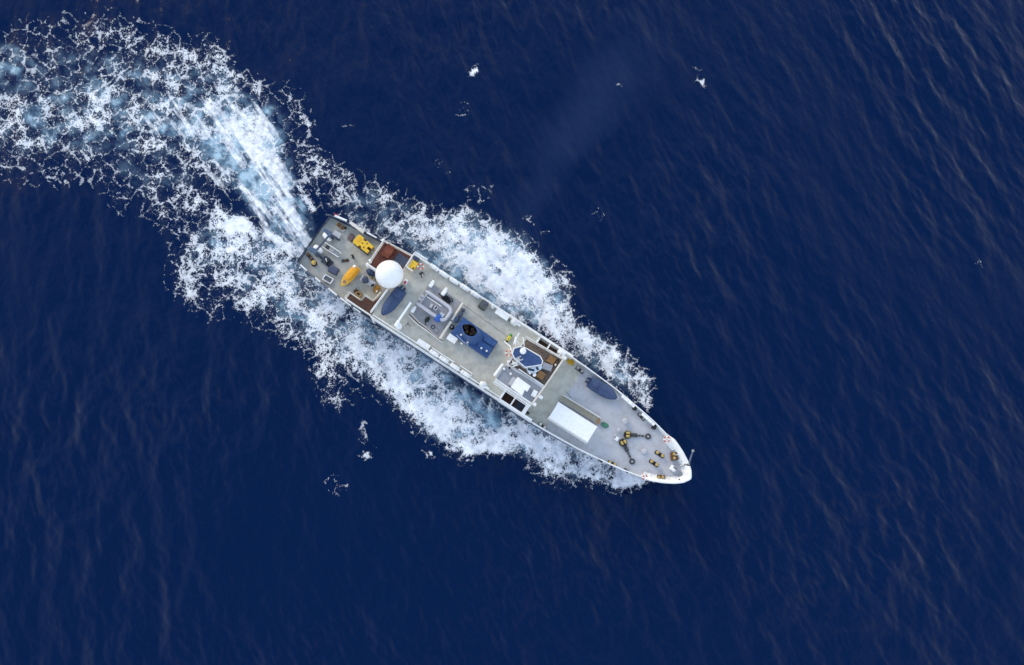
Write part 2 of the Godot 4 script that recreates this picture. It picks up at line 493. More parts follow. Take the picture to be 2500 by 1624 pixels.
func build_sea() -> void:
	var texel := SEA_W / TEX_W
	var dens := foam_map(FOAM, 3.6)
	var bub := foam_map(BUBBLES, 3.5)
	bub.resize(int(SEA_W / CELL) + 1, int(SEA_D / CELL) + 1, Image.INTERPOLATE_BILINEAR)
	var small := bub.get_data().to_float32_array()
	var dsmall := dens.get_data().to_float32_array()
	var big: Image = dens.duplicate()
	big.resize(TEX_W, TEX_H, Image.INTERPOLATE_BILINEAR)
	var d := big.get_data().to_float32_array()
	var c1 := noise_bytes(lace(texel / 1.75, 11, 17.0), TEX_W, TEX_H)
	var curl := FastNoiseLite.new()
	curl.seed = 23
	curl.noise_type = FastNoiseLite.TYPE_SIMPLEX
	curl.frequency = texel / 1.15
	curl.fractal_octaves = 3
	curl.fractal_gain = 0.45
	curl.domain_warp_enabled = true
	curl.domain_warp_amplitude = 9.0
	curl.domain_warp_frequency = texel / 1.6
	var c2 := noise_bytes(curl, TEX_W, TEX_H)
	var fb := FastNoiseLite.new()
	fb.seed = 5
	fb.noise_type = FastNoiseLite.TYPE_SIMPLEX
	fb.frequency = texel / 5.5
	fb.fractal_octaves = 7
	fb.fractal_gain = 0.62
	var nz := noise_bytes(fb, TEX_W, TEX_H)
	var wim := foam_map(WASH, 2.4)
	wim.resize(TEX_W, TEX_H, Image.INTERPOLATE_BILINEAR)
	var wash := wim.get_data().to_float32_array()
	var streak := FastNoiseLite.new()
	streak.seed = 19
	streak.noise_type = FastNoiseLite.TYPE_SIMPLEX
	streak.frequency = 0.55
	streak.fractal_octaves = 4
	streak.fractal_gain = 0.6
	var c3 := noise_bytes(lace(texel / 0.33, 41, 4.0), TEX_W, TEX_H)
	fb.seed = 9
	fb.frequency = texel / 1.3
	var nf := noise_bytes(fb, TEX_W, TEX_H)
	var out := PackedByteArray()
	out.resize(TEX_W * TEX_H * 4)
	for i in TEX_W * TEX_H:
		var dd := d[i]
		if dd < 0.012 and wash[i] < 0.02:
			continue
		var n := nz[i] / 127.5 - 1.0
		var m := nf[i] / 127.5 - 1.0
		var e := dd * 0.97 + 0.03 * minf(1.0, dd * 6.0) + (n * 0.44 + m * 0.05) * minf(1.0, dd * 2.2)     # patches where the froth is thicker or thinner
		var a := 0.0
		if e > 0.03:
			# threads: a wide torn net, curls and a fine net where the froth is thick
			var t1 := c1[i] / 255.0 * 0.85 + maxf(0.0, m) * 0.22
			var t2 := absf(c2[i] / 127.5 - 1.0) * 1.1 + maxf(0.0, 0.40 - e) * 0.5 + maxf(0.0, -m) * 0.12
			var t3 := c3[i] / 255.0 + maxf(0.0, 0.66 - e) * 0.8
			var thin := minf(minf(t1, t2), t3)
			var w := (0.028 + e * e * 0.17) * (1.0 + 0.5 * n)
			if e > 0.74:
				w += (e - 0.74) * (e - 0.74) * 2.2
			a = 1.0 - smoothstep(w * 0.5, w * 1.4 + 0.02, thin)
			a = minf(1.0, a * (0.38 + minf(e, 1.0) * 0.6 + m * 0.14))
			if e > 0.2:      # fine bubbles between the threads
				a = maxf(a, (1.0 - smoothstep(0.03, 0.20, t3 - maxf(0.0, 0.66 - e) * 0.8)) * minf(0.66, e * e * 0.95) * (0.6 + m * 0.5))
			if e > 0.5:
				a = maxf(a, minf(0.45, (e - 0.5) * 0.5) * (0.5 + m * 0.8))      # thin milky film between the threads
		var wd := wash[i]
		if wd > 0.02:
			var px := (i % TEX_W) * texel
			var pz := (i / TEX_W) * texel
			var run := streak.get_noise_2d((px * 0.80 - pz * 0.60) * 1.0, (px * 0.60 + pz * 0.80) * 0.14)
			var ww := clampf(wd * 1.35 + run * 1.5 + m * 0.3 - 0.45, 0.0, 1.0)
			a = maxf(a, ww * (0.86 + 0.2 * m))
		a = minf(a, 1.0)
		if a < 0.03:
			continue
		var o := i * 4
		var tone := 238 + int(m * 16.0)
		out[o] = tone
		out[o + 1] = mini(255, tone + 2)
		out[o + 2] = mini(255, tone + 4)
		out[o + 3] = int(a * 255.0)
	var tex := ImageTexture.create_from_image(Image.create_from_data(TEX_W, TEX_H, false, Image.FORMAT_RGBA8, out))
	# waves
	var nx := int(SEA_W / CELL) + 1
	var ny := int(SEA_D / CELL) + 1
	var swell := FastNoiseLite.new()
	swell.seed = 3
	swell.noise_type = FastNoiseLite.TYPE_SIMPLEX_SMOOTH
	swell.frequency = 1.0 / 26.0
	swell.fractal_octaves = 2
	var chop := FastNoiseLite.new()
	chop.seed = 8
	chop.noise_type = FastNoiseLite.TYPE_SIMPLEX
	chop.frequency = 1.0 / 5.2
	chop.fractal_octaves = 4
	chop.fractal_lacunarity = 2.1
	chop.fractal_gain = 0.48
	var churn := FastNoiseLite.new()
	churn.seed = 33
	churn.noise_type = FastNoiseLite.TYPE_SIMPLEX
	churn.frequency = 1.0 / 3.2
	churn.fractal_octaves = 5
	churn.fractal_gain = 0.65
	churn.domain_warp_enabled = true
	churn.domain_warp_amplitude = 1.5
	churn.domain_warp_frequency = 0.3
	var gust := FastNoiseLite.new()
	gust.seed = 14
	gust.frequency = 1.0 / 45.0
	gust.fractal_octaves = 2
	var hgt := PackedFloat32Array()
	hgt.resize(nx * ny)
	var ca := cos(0.5)
	var sa := sin(0.5)
	var mw := int(SEA_W / MAP)
	var mh := int(SEA_D / MAP)
	for j in ny:
		var z := Z0 + j * CELL
		for i in nx:
			var x := X0 + i * CELL
			var bend := z * 0.35 * (0.5 - x / 160.0)
			var u := x * ca - z * sa + bend
			var v := (x * sa + z * ca) * 0.42
			var g := 0.75 + gust.get_noise_2d(x, z) * 0.9 + smoothstep(5.0, 80.0, x) * 0.25 + smoothstep(-15.0, -65.0, x) * 0.35
			hgt[j * nx + i] = swell.get_noise_2d(u, v) * 0.42 + chop.get_noise_2d(u, v) * 0.30 * maxf(0.4, g)
	var verts := PackedVector3Array()
	var norms := PackedVector3Array()
	var cols := PackedColorArray()
	var uvs := PackedVector2Array()
	verts.resize(nx * ny)
	norms.resize(nx * ny)
	cols.resize(nx * ny)
	uvs.resize(nx * ny)
	var fverts := PackedVector3Array()
	fverts.resize(nx * ny)
	var deep := Color(0.0018, 0.0084, 0.044)
	var milk := Color(0.48, 0.62, 0.69)
	var pale := Color(0.21, 0.335, 0.42)
	for j in ny:
		for i in nx:
			var k := j * nx + i
			var x := X0 + i * CELL
			var z := Z0 + j * CELL
			var edge := minf(minf(i, nx - 1 - i), minf(j, ny - 1 - j)) * CELL
			var keep := clampf(edge / 6.0, 0, 1)
			var y := hgt[k] * keep
			verts[k] = Vector3(x, y, z)
			var hx := hgt[j * nx + mini(i + 1, nx - 1)] - hgt[j * nx + maxi(i - 1, 0)]
			var hz := hgt[mini(j + 1, ny - 1) * nx + i] - hgt[maxi(j - 1, 0) * nx + i]
			norms[k] = Vector3(-hx * keep, 2.0 * CELL, -hz * keep).normalized()
			uvs[k] = Vector2((x - X0) / SEA_W, (z - Z0) / SEA_D)
			var mk := mini(mh - 1, int((z - Z0) / MAP)) * mw + mini(mw - 1, int((x - X0) / MAP))
			var bb := small[k]
			if bb > 0.0:
				bb = clampf(bb + (chop.get_noise_2d(x * 1.3 + 50.0, z * 1.3) * 0.4 + churn.get_noise_2d(x, z) * 0.75) * minf(1.0, bb * 3.0), 0.0, 1.2)
				cols[k] = deep.lerp(pale, bb * bb * 0.85 + bb * 0.10).lerp(milk, smoothstep(0.8, 1.15, bb) * 0.6)
			else:
				cols[k] = deep
			var froth := dsmall[mk]
			fverts[k] = Vector3(x, y + 0.05 + froth * (0.22 + 0.35 * chop.get_noise_2d(x * 2.2, z * 2.2)), z)
	var ids := PackedInt32Array()
	var fids := PackedInt32Array()
	for j in ny - 1:
		for i in nx - 1:
			var k := j * nx + i
			ids.append_array([k, k + 1, k + nx + 1, k, k + nx + 1, k + nx])
			var t := mini(TEX_H - 1, int((j + 0.5) * CELL / SEA_D * TEX_H)) * TEX_W + mini(TEX_W - 1, int((i + 0.5) * CELL / texel))
			if d[t] > 0.01 or wash[t] > 0.02:
				var some := out[t * 4 + 3] > 0
				if not some:
					for q in [-1, 1, TEX_W, -TEX_W, TEX_W + 2, -TEX_W - 2, TEX_W - 2, -TEX_W + 2, 2, -2, 2 * TEX_W, -2 * TEX_W]:
						var tq: int = clampi(t + q, 0, TEX_W * TEX_H - 1)
						if out[tq * 4 + 3] > 0:
							some = true
							break
				if some:
					fids.append_array([k, k + 1, k + nx + 1, k, k + nx + 1, k + nx])
	# open water round the modelled waves, out to the horizon
	var far := 4000.0
	var xs := [-far, X0, X0 + SEA_W, far]
	var zs := [-far, Z0, Z0 + SEA_D, far]
	for j in 3:
		for i in 3:
			if i == 1 and j == 1:
				continue
			var k := verts.size()
			for c in [Vector2(i, j), Vector2(i + 1, j), Vector2(i + 1, j + 1), Vector2(i, j + 1)]:
				verts.append(Vector3(xs[int(c.x)], 0, zs[int(c.y)]))
				norms.append(Vector3.UP)
				cols.append(deep)
				uvs.append(Vector2(xs[int(c.x)] - X0, zs[int(c.y)] - Z0) / Vector2(SEA_W, SEA_D))
			ids.append_array([k, k + 1, k + 2, k, k + 2, k + 3])
	var wm := StandardMaterial3D.new()
	wm.resource_name = "sea water"
	wm.vertex_color_use_as_albedo = true
	wm.roughness = 0.14
	wm.metallic_specular = 0.3
	var rip := FastNoiseLite.new()
	rip.seed = 77
	rip.noise_type = FastNoiseLite.TYPE_SIMPLEX
	rip.frequency = 0.018
	rip.fractal_octaves = 5
	rip.fractal_gain = 0.55
	var rt := NoiseTexture2D.new()
	rt.width = 512
	rt.height = 512
	rt.seamless = true
	rt.as_normal_map = true
	rt.bump_strength = 3.0
	rt.noise = rip
	wm.normal_enabled = true
	wm.normal_texture = rt
	wm.normal_scale = 0.4
	wm.uv1_scale = Vector3(SEA_W / 9.0, SEA_D / 17.0, 1)
	surface("water", verts, norms, cols, uvs, ids, wm).set_meta("kind", "structure")
	var fm := StandardMaterial3D.new()
	fm.resource_name = "foam"
	fm.albedo_texture = tex
	fm.transparency = BaseMaterial3D.TRANSPARENCY_ALPHA
	fm.roughness = 0.95
	fm.metallic_specular = 0.2
	var fo := surface("wake_foam", fverts, norms.slice(0, nx * ny), PackedColorArray(), uvs.slice(0, nx * ny), fids, fm)
	fo.set_meta("kind", "stuff")
	describe(fo, "white lacy foam of the wake and bow waves round the ship", "foam")

func surface(called: String, v: PackedVector3Array, n: PackedVector3Array, c: PackedColorArray, uv: PackedVector2Array, ids: PackedInt32Array, m: Material) -> MeshInstance3D:
	var arr := []
	arr.resize(Mesh.ARRAY_MAX)
	arr[Mesh.ARRAY_VERTEX] = v
	arr[Mesh.ARRAY_NORMAL] = n
	if c.size() > 0:
		arr[Mesh.ARRAY_COLOR] = c
	arr[Mesh.ARRAY_TEX_UV] = uv
	arr[Mesh.ARRAY_INDEX] = ids
	var me := ArrayMesh.new()
	me.add_surface_from_arrays(Mesh.PRIMITIVE_TRIANGLES, arr)
	var o := MeshInstance3D.new()
	o.name = called
	o.mesh = me
	o.material_override = m
	add_child(o)
	return o

# ---------------------------------------------------------------- the ship
func outline(u0: float, u1: float, grow := 0.0, step := 0.8) -> Array:      # deck outline between two stations
	var l := []
	var u := u0
	while true:
		l.append(u)
		if u >= u1 - 0.01:
			break
		u = minf(u + step, u1)
	var r := []
	for x in l:
		r.append(Vector3(x, 0, -maxf(0.02, half(x) + grow)))
	l.reverse()
	for x in l:
		r.append(Vector3(x, 0, maxf(0.02, half(x) + grow)))
	return r

func side_at(u: float, y: float, sd: float) -> Vector3:       # a point of the hull side; the bow rakes back and flares
	var low := maxf(0.0, 6.6 - y)
	var b := half(minf(59.9, u + low * 0.75 * smoothstep(38.0, 58.0, u)))
	return Vector3(u, y, sd * maxf(0.015, b * (1.0 - 0.012 * low)))

func hull_sides(s: SurfaceTool, us: Array, ys: Array, sides := [-1.0, 1.0]) -> void:
	s.set_smooth_group(1)
	for k in us.size() - 1:
		for j in ys.size() - 1:
			for sd in sides:
				var a := side_at(us[k], ys[j], sd)
				var b := side_at(us[k], ys[j + 1], sd)
				var c := side_at(us[k + 1], ys[j + 1], sd)
				var d := side_at(us[k + 1], ys[j], sd)
				if sd > 0:
					quad(s, d, c, b, a)
				else:
					quad(s, a, b, c, d)

func stations(u0: float, u1: float) -> Array:
	var us := []
	var u := u0
	while u < u1 - 0.05:
		us.append(u)
		u += 0.45 if u > 44 else 1.2
	us.append(u1)
	return us

func wall_strip(s: SurfaceTool, u0: float, u1: float, sd: float, y0: float, y1: float, thick := 0.12, inset := 0.0) -> void:    # bulwark or kerb along the side
	var us := stations(u0, u1)
	for k in us.size() - 1:
		var o0 := half(us[k]) - inset
		var o1 := half(us[k + 1]) - inset
		var i0 := maxf(0.0, o0 - thick)
		var i1 := maxf(0.0, o1 - thick)
		var lo := [Vector3(us[k], y0, sd * i0), Vector3(us[k + 1], y0, sd * i1), Vector3(us[k + 1], y0, sd * o1), Vector3(us[k], y0, sd * o0)]
		var hi := []
		for p in lo:
			hi.append(Vector3(p.x, y1, p.z))
		if sd < 0:
			lo.reverse()
			hi.reverse()
		rings(s, [lo, hi], true, false, 0)

func railing(parent: Node, path: Array, high := 1.0, m: Material = null, called := "railing", r := 0.045) -> void:    # path on the deck, in the ship's axes
	var s := st()
	var top := []
	var mid := []
	for p in path:
		top.append(p + Vector3(0, high, 0))
		mid.append(p + Vector3(0, high * 0.5, 0))
	tube(s, top, r)
	tube(s, mid, r * 0.6, 5)
	for i in path.size() - 1:
		var n := maxi(1, int((path[i + 1] - path[i]).length() / 1.3))
		for k in n + 1:
			var p: Vector3 = path[i].lerp(path[i + 1], float(k) / n)
			tube(s, [p, p + Vector3(0, high, 0)], r * 0.7, 5)
	part(called, s, m if m else white(), parent)

func pts(list: Array, h: float) -> Array:
	var r := []
	for p in list:
		r.append(loc(p[0], p[1], h))
	return r

func build_ship() -> void:
	ship = Node3D.new()
	ship.name = "research_ship"
	add_child(ship)
	ship.transform = ship_at
	describe(ship, "long white and navy research ship steaming across the sea", "ship")
	var s := st()
	hull_sides(s, stations(-0.2, 59.9), [-1.5, 0.0, 1.5, 3.0, 3.9])
	var tr := [side_at(-0.2, -1.5, -1), side_at(-0.2, 3.9, -1), side_at(-0.2, 3.9, 1), side_at(-0.2, -1.5, 1)]
	s.set_smooth_group(4294967295)
	quad(s, tr[3], tr[2], tr[1], tr[0])
	var hull := part("hull", s, hull_blue(), ship)
	s = st()
	hull_sides(s, stations(13.0, 59.9), [3.9, 4.6, 5.2])
	part("navy_topside", s, hull_blue(), hull)
	s = st()
	hull_sides(s, stations(13.0, 59.9), [5.2, 5.6, 6.05])
	part("white_topside", s, white(), hull)
	for sd in [-1.0, 1.0]:
		s = st()
		hull_sides(s, stations(13.0, 38.3), [6.05, 6.8, 7.42], [sd])
		part("white_upperside", s, white(), hull)
	# decks
	s = st()
	prism(s, outline(-0.18, 13.4, -0.02), Y_MAIN - 0.2, Y_MAIN)
	part("main_deck", s, deck_grey(), ship)
	s = st()
	prism(s, outline(13.0, 33.2, -0.02), Y_UP - 0.25, Y_UP)
	part("upper_deck", s, deck_grey(), ship)
	s = st()
	prism(s, outline(33.0, 40.5, -0.02), Y_FORE - 0.2, Y_FORE)
	part("foredeck_walkway", s, deck_grey(), ship)
	s = st()
	prism(s, outline(40.5, 59.6, -0.03, 0.5), Y_FORE - 0.2, Y_FORE)
	part("foredeck", s, fore_grey(), ship)
	# aft face of the deckhouse under the upper deck
	s = st()
	prism(s, outline(13.02, 13.3, -0.05), Y_MAIN, Y_UP - 0.25)
	part("deckhouse_wall", s, white(), ship)
	# stern bulwarks: navy outside with pale patches, white cap
	for sd in [-1.0, 1.0]:
		s = st()
		wall_strip(s, -0.15, 13.0, sd, Y_MAIN, 4.02, 0.1, 0.03)
		var b := part("stern_bulwark", s, paint("bulwark grey blue", Color(0.10, 0.125, 0.18), 0.5, 0.2, 0.5), ship)
		for k in [[0.5, 1.7], [3.2, 4.1], [5.5, 7.0], [7.6, 9.4], [9.8, 11.0]]:
			if sd < 0 and k[0] < 3.0:
				continue
			s = st()
			wall_strip(s, k[0], k[1], sd, 3.7, 4.07, 0.16, 0.0)
			part("white_cap", s, white(), b)
	for k in [[3.0, 1.9], [-3.3, 1.3]]:
		s = st()
		box(s, Vector3(-0.1, 3.35, k[0]), Vector3(0.14, 0.75, k[1]), 0, 0.03)
		part("transom_bulwark", s, paint("bulwark grey blue", Color(0.1, 0.1, 0.1)), ship)
	# gunwale of the upper deck and its white side rail
	for sd in [-1.0, 1.0]:
		s = st()
		wall_strip(s, 13.0, 33.2, sd, Y_UP - 0.1, Y_UP + 0.16, 0.14, -0.03)
		part("gunwale", s, white(), ship)
		var path := []
		for k in 18:
			var u := 13.3 + k * 1.17
			path.append(Vector3(u, Y_UP, sd * (half(u) - 0.32)))
		railing(ship, path, 0.95, null, "side_railing", 0.05)
	# foredeck bulwark, rising and flaring out at the bow
	for sd in [-1.0, 1.0]:
		s = st()
		wall_strip(s, 38.3, 54.6, sd, Y_FORE, 6.5, 0.13, -0.02)
		part("foredeck_bulwark", s, white(), ship)
	s = st()
	bow_bulwark(s)
	var bow := part("bow_bulwark", s, white(), ship)
	bow.set_meta("label", "broad white flared bulwark round the bow")
	for sd in [-1.0, 1.0]:
		for u in [54.9, 55.6, 56.4, 57.2, 57.9, 58.6]:
			s = st()
			var z: float = half(u) - 0.55
			var a: float = 0.25 + (u - 54.0) * 0.16
			var o := Vector3(-sin(a) * 0.28, 0, -cos(a) * 0.28 * sd)
			var p := Vector3(u - 0.15, Y_FORE + 0.36, z * sd)
			box(s, p, Vector3(0.5, 0.7, 0.09), atan2(-o.z, o.x), 0.015)
			part("bulwark_stay", s, white(), bow)
	s = st()
	lathe(s, Vector3(58.9, Y_FORE + 1.37, 0.95), [[0.1, 0.0], [0.1, 0.12], [0.0, 0.13]], 10)
	part("fairlead_hole", s, black(), bow)

func bow_bulwark(s: SurfaceTool) -> void:
	# inner foot on the deck edge, wide sloping inner face, cap overhanging outside
	var inn := []
	var top := []
	var out := []
	var us := stations(54.4, 59.9)
	for sd in [-1.0, 1.0]:
		var l := us.duplicate()
		if sd > 0:
			l.reverse()
		for u in l:
			var t := smoothstep(54.4, 55.6, u)
			var b := half(u)
			var c := Vector3(52.0, 0, 0)
			var p := Vector3(u, 0, sd * b)
			var d := (p - c)
			d.y = 0
			d = d.normalized()
			inn.append(p - d * lerpf(0.12, 1.0, t) + Vector3(0, Y_FORE, 0))
			top.append(p + d * lerpf(0.0, 0.12, t) + Vector3(0, lerpf(6.5, 7.0, t), 0))
			out.append(p + d * lerpf(0.05, 0.30, t) + Vector3(0, lerpf(6.48, 6.95, t), 0))
	s.set_smooth_group(1)
	for i in inn.size() - 1:
		quad(s, inn[i], inn[i + 1], top[i + 1], top[i])
	s.set_smooth_group(2)
	for i in inn.size() - 1:
		quad(s, top[i], top[i + 1], out[i + 1], out[i])
		var f0 := Vector3(out[i].x, 5.9, out[i].z)
		var f1 := Vector3(out[i + 1].x, 5.9, out[i + 1].z)
		var q0: Vector3 = side_at(minf(59.9, f0.x), 5.9, signf(f0.z))
		var q1: Vector3 = side_at(minf(59.9, f1.x), 5.9, signf(f1.z))
		quad(s, out[i], out[i + 1], q1, q0)

# ---------------------------------------------------------------- small fittings, used in several places
func bollards(px: float, py: float, h: float, dir: Vector2, m: Material, top: Material, called := "double_bollard", scale := 1.0) -> void:
	var p := loc(px, py, h)
	var q := loc(px + dir.x * 8, py + dir.y * 8, h) - p
	var yaw := atan2(-q.z, q.x)
	var b := Basis(Vector3.UP, yaw)
	var s := st()
	box(s, p + Vector3(0, 0.06, 0), Vector3(1.25 * scale, 0.12, 0.45 * scale), yaw, 0.03)
	var base := part(called, s, m, ship)
	for k in [-1.0, 1.0]:
		s = st()
		lathe(s, p + b * Vector3(0.36 * k * scale, 0.1, 0), [[0.15 * scale, 0.0], [0.15 * scale, 0.42], [0.2 * scale, 0.45], [0.2 * scale, 0.52], [0.12 * scale, 0.55]], 12)
		part("post", s, top, base)

func lifebuoy(px: float, py: float, h: float, label: String, r := 0.36) -> void:
	var o := thing("lifebuoy", label, "lifebuoy", px, py, h, Vector2(1, 0), "lifebuoys along the rails")
	var s := st()
	torus(s, Vector3.ZERO, r, 0.085)
	part("ring", s, paint("buoy orange red", Color(0.5, 0.10, 0.06), 0.6), o)
	for k in 4:
		s = st()
		var path := []
		for j in 4:
			var a := TAU * k / 4.0 + 0.28 * (j - 1.5) / 1.5
			path.append(Vector3(cos(a) * r, 0, sin(a) * r))
		tube(s, path, 0.092, 8)
		part("white_band", s, white(), o)

func canister(called: String) -> Node3D:          # a life raft in its white shell, lying along x
	var o := Node3D.new()
	o.name = numbered(called)
	add_child(o)
	var s := st()
	var rs := []
	for p in [[-0.66, 0.2], [-0.62, 0.27], [-0.52, 0.31], [0.52, 0.31], [0.62, 0.27], [0.66, 0.2]]:
		var ring := []
		for k in 14:
			var a := TAU * k / 14
			ring.append(Vector3(p[0], 0.42 + sin(a) * p[1], cos(a) * p[1]))
		ring.reverse()
		rs.append(ring)
	s.set_smooth_group(1)
	for i in rs.size() - 1:
		for k in 14:
			var j := (k + 1) % 14
			quad(s, rs[i][k], rs[i][j], rs[i + 1][j], rs[i + 1][k])
	for k in range(1, 13):
		tri(s, rs[0][0], rs[0][k + 1], rs[0][k])
		tri(s, rs[-1][0], rs[-1][k], rs[-1][k + 1])
	part("shell", s, white(), o)
	for x in [-0.34, 0.34]:
		s = st()
		var path := []
		for k in 14:
			path.append(Vector3(x, 0.42 + sin(TAU * k / 14) * 0.315, cos(TAU * k / 14) * 0.315))
		tube(s, path, 0.022, 5, -1.0, true)
		part("strap", s, pale_grey(), o)
		s = st()
		box(s, Vector3(x, 0.07, 0), Vector3(0.12, 0.14, 0.62))
		part("cradle", s, pale_grey(), o)
	return o

# an inflatable boat seen from above: rounded tube along the side, fabric over it
func boat_ring(l: float, w: float, y: float, grow: float, blunt := 0.0) -> Array:
	var r := []
	var n := 14
	for k in n + 1:                      # port side, stern to bow
		var t := float(k) / n
		var x := -l / 2 + l * t
		var b := w / 2 * (1.0 - pow(maxf(0.0, (t - 0.4) / 0.6), 3.2) * (1.0 - blunt))
		b *= lerpf(0.9, 1.0, smoothstep(0.0, 0.25, t))
		r.append(Vector3(x * (1.0 + grow / l * 2.0), y, -maxf(0.03, b + grow)))
	var m := r.duplicate()
	m.reverse()
	for p in m:
		r.append(Vector3(p.x, p.y, -p.z))
	return r

func covered_rib(o: Node3D) -> void:
	var s := st()
	rings(s, [boat_ring(3.9, 0.9, 0.2, 0), boat_ring(4.2, 1.7, 0.55, 0)], false, true)
	part("hull", s, pale_grey(), o)
	s = st()
	rings(s, [boat_ring(4.3, 1.72, 0.5, 0.0, 0.18), boat_ring(4.35, 1.78, 0.66, 0.0, 0.2), boat_ring(4.3, 1.7, 0.82, 0.0, 0.2), boat_ring(4.15, 1.45, 0.93, 0.0, 0.2), boat_ring(3.85, 0.9, 1.0, 0.0, 0.2), boat_ring(3.4, 0.3, 1.1, 0.0, 0.2)], true, false)
	var c := part("cover", s, navy_cover(), o)
	s = st()
	tube(s, [Vector3(-1.9, 1.06, 0), Vector3(-0.6, 1.12, 0), Vector3(0.9, 1.1, 0), Vector3(1.7, 1.0, 0)], 0.03, 5)
	tube(s, [Vector3(-0.6, 0.97, -0.74), Vector3(-0.6, 1.12, -0.2), Vector3(-0.6, 1.12, 0.2), Vector3(-0.6, 0.97, 0.74)], 0.03, 5)
	part("seam", s, navy_cover(), c)
	s = st()
	blob(s, Vector3(-1.15, 0.95, 0.0), Vector3(1.0, 0.3, 1.0), 4, 0.2)
	part("console_bulge", s, navy_cover(), c)
	for z in [-0.26, 0.26]:
		s = st()
		box(s, Vector3(-2.28, 0.95, z), Vector3(0.55, 0.5, 0.3), 0, 0.1)
		box(s, Vector3(-2.5, 0.45, z), Vector3(0.16, 0.7, 0.12), 0, 0.03)
		part("outboard_motor", s, paint("engine cover", Color(0.02, 0.035, 0.09), 0.7), o)
	for x in [-1.2, 0.9]:
		s = st()
		box(s, Vector3(x, 0.15, 0), Vector3(0.14, 0.3, 1.5))
		part("chock", s, mid_grey(), o)

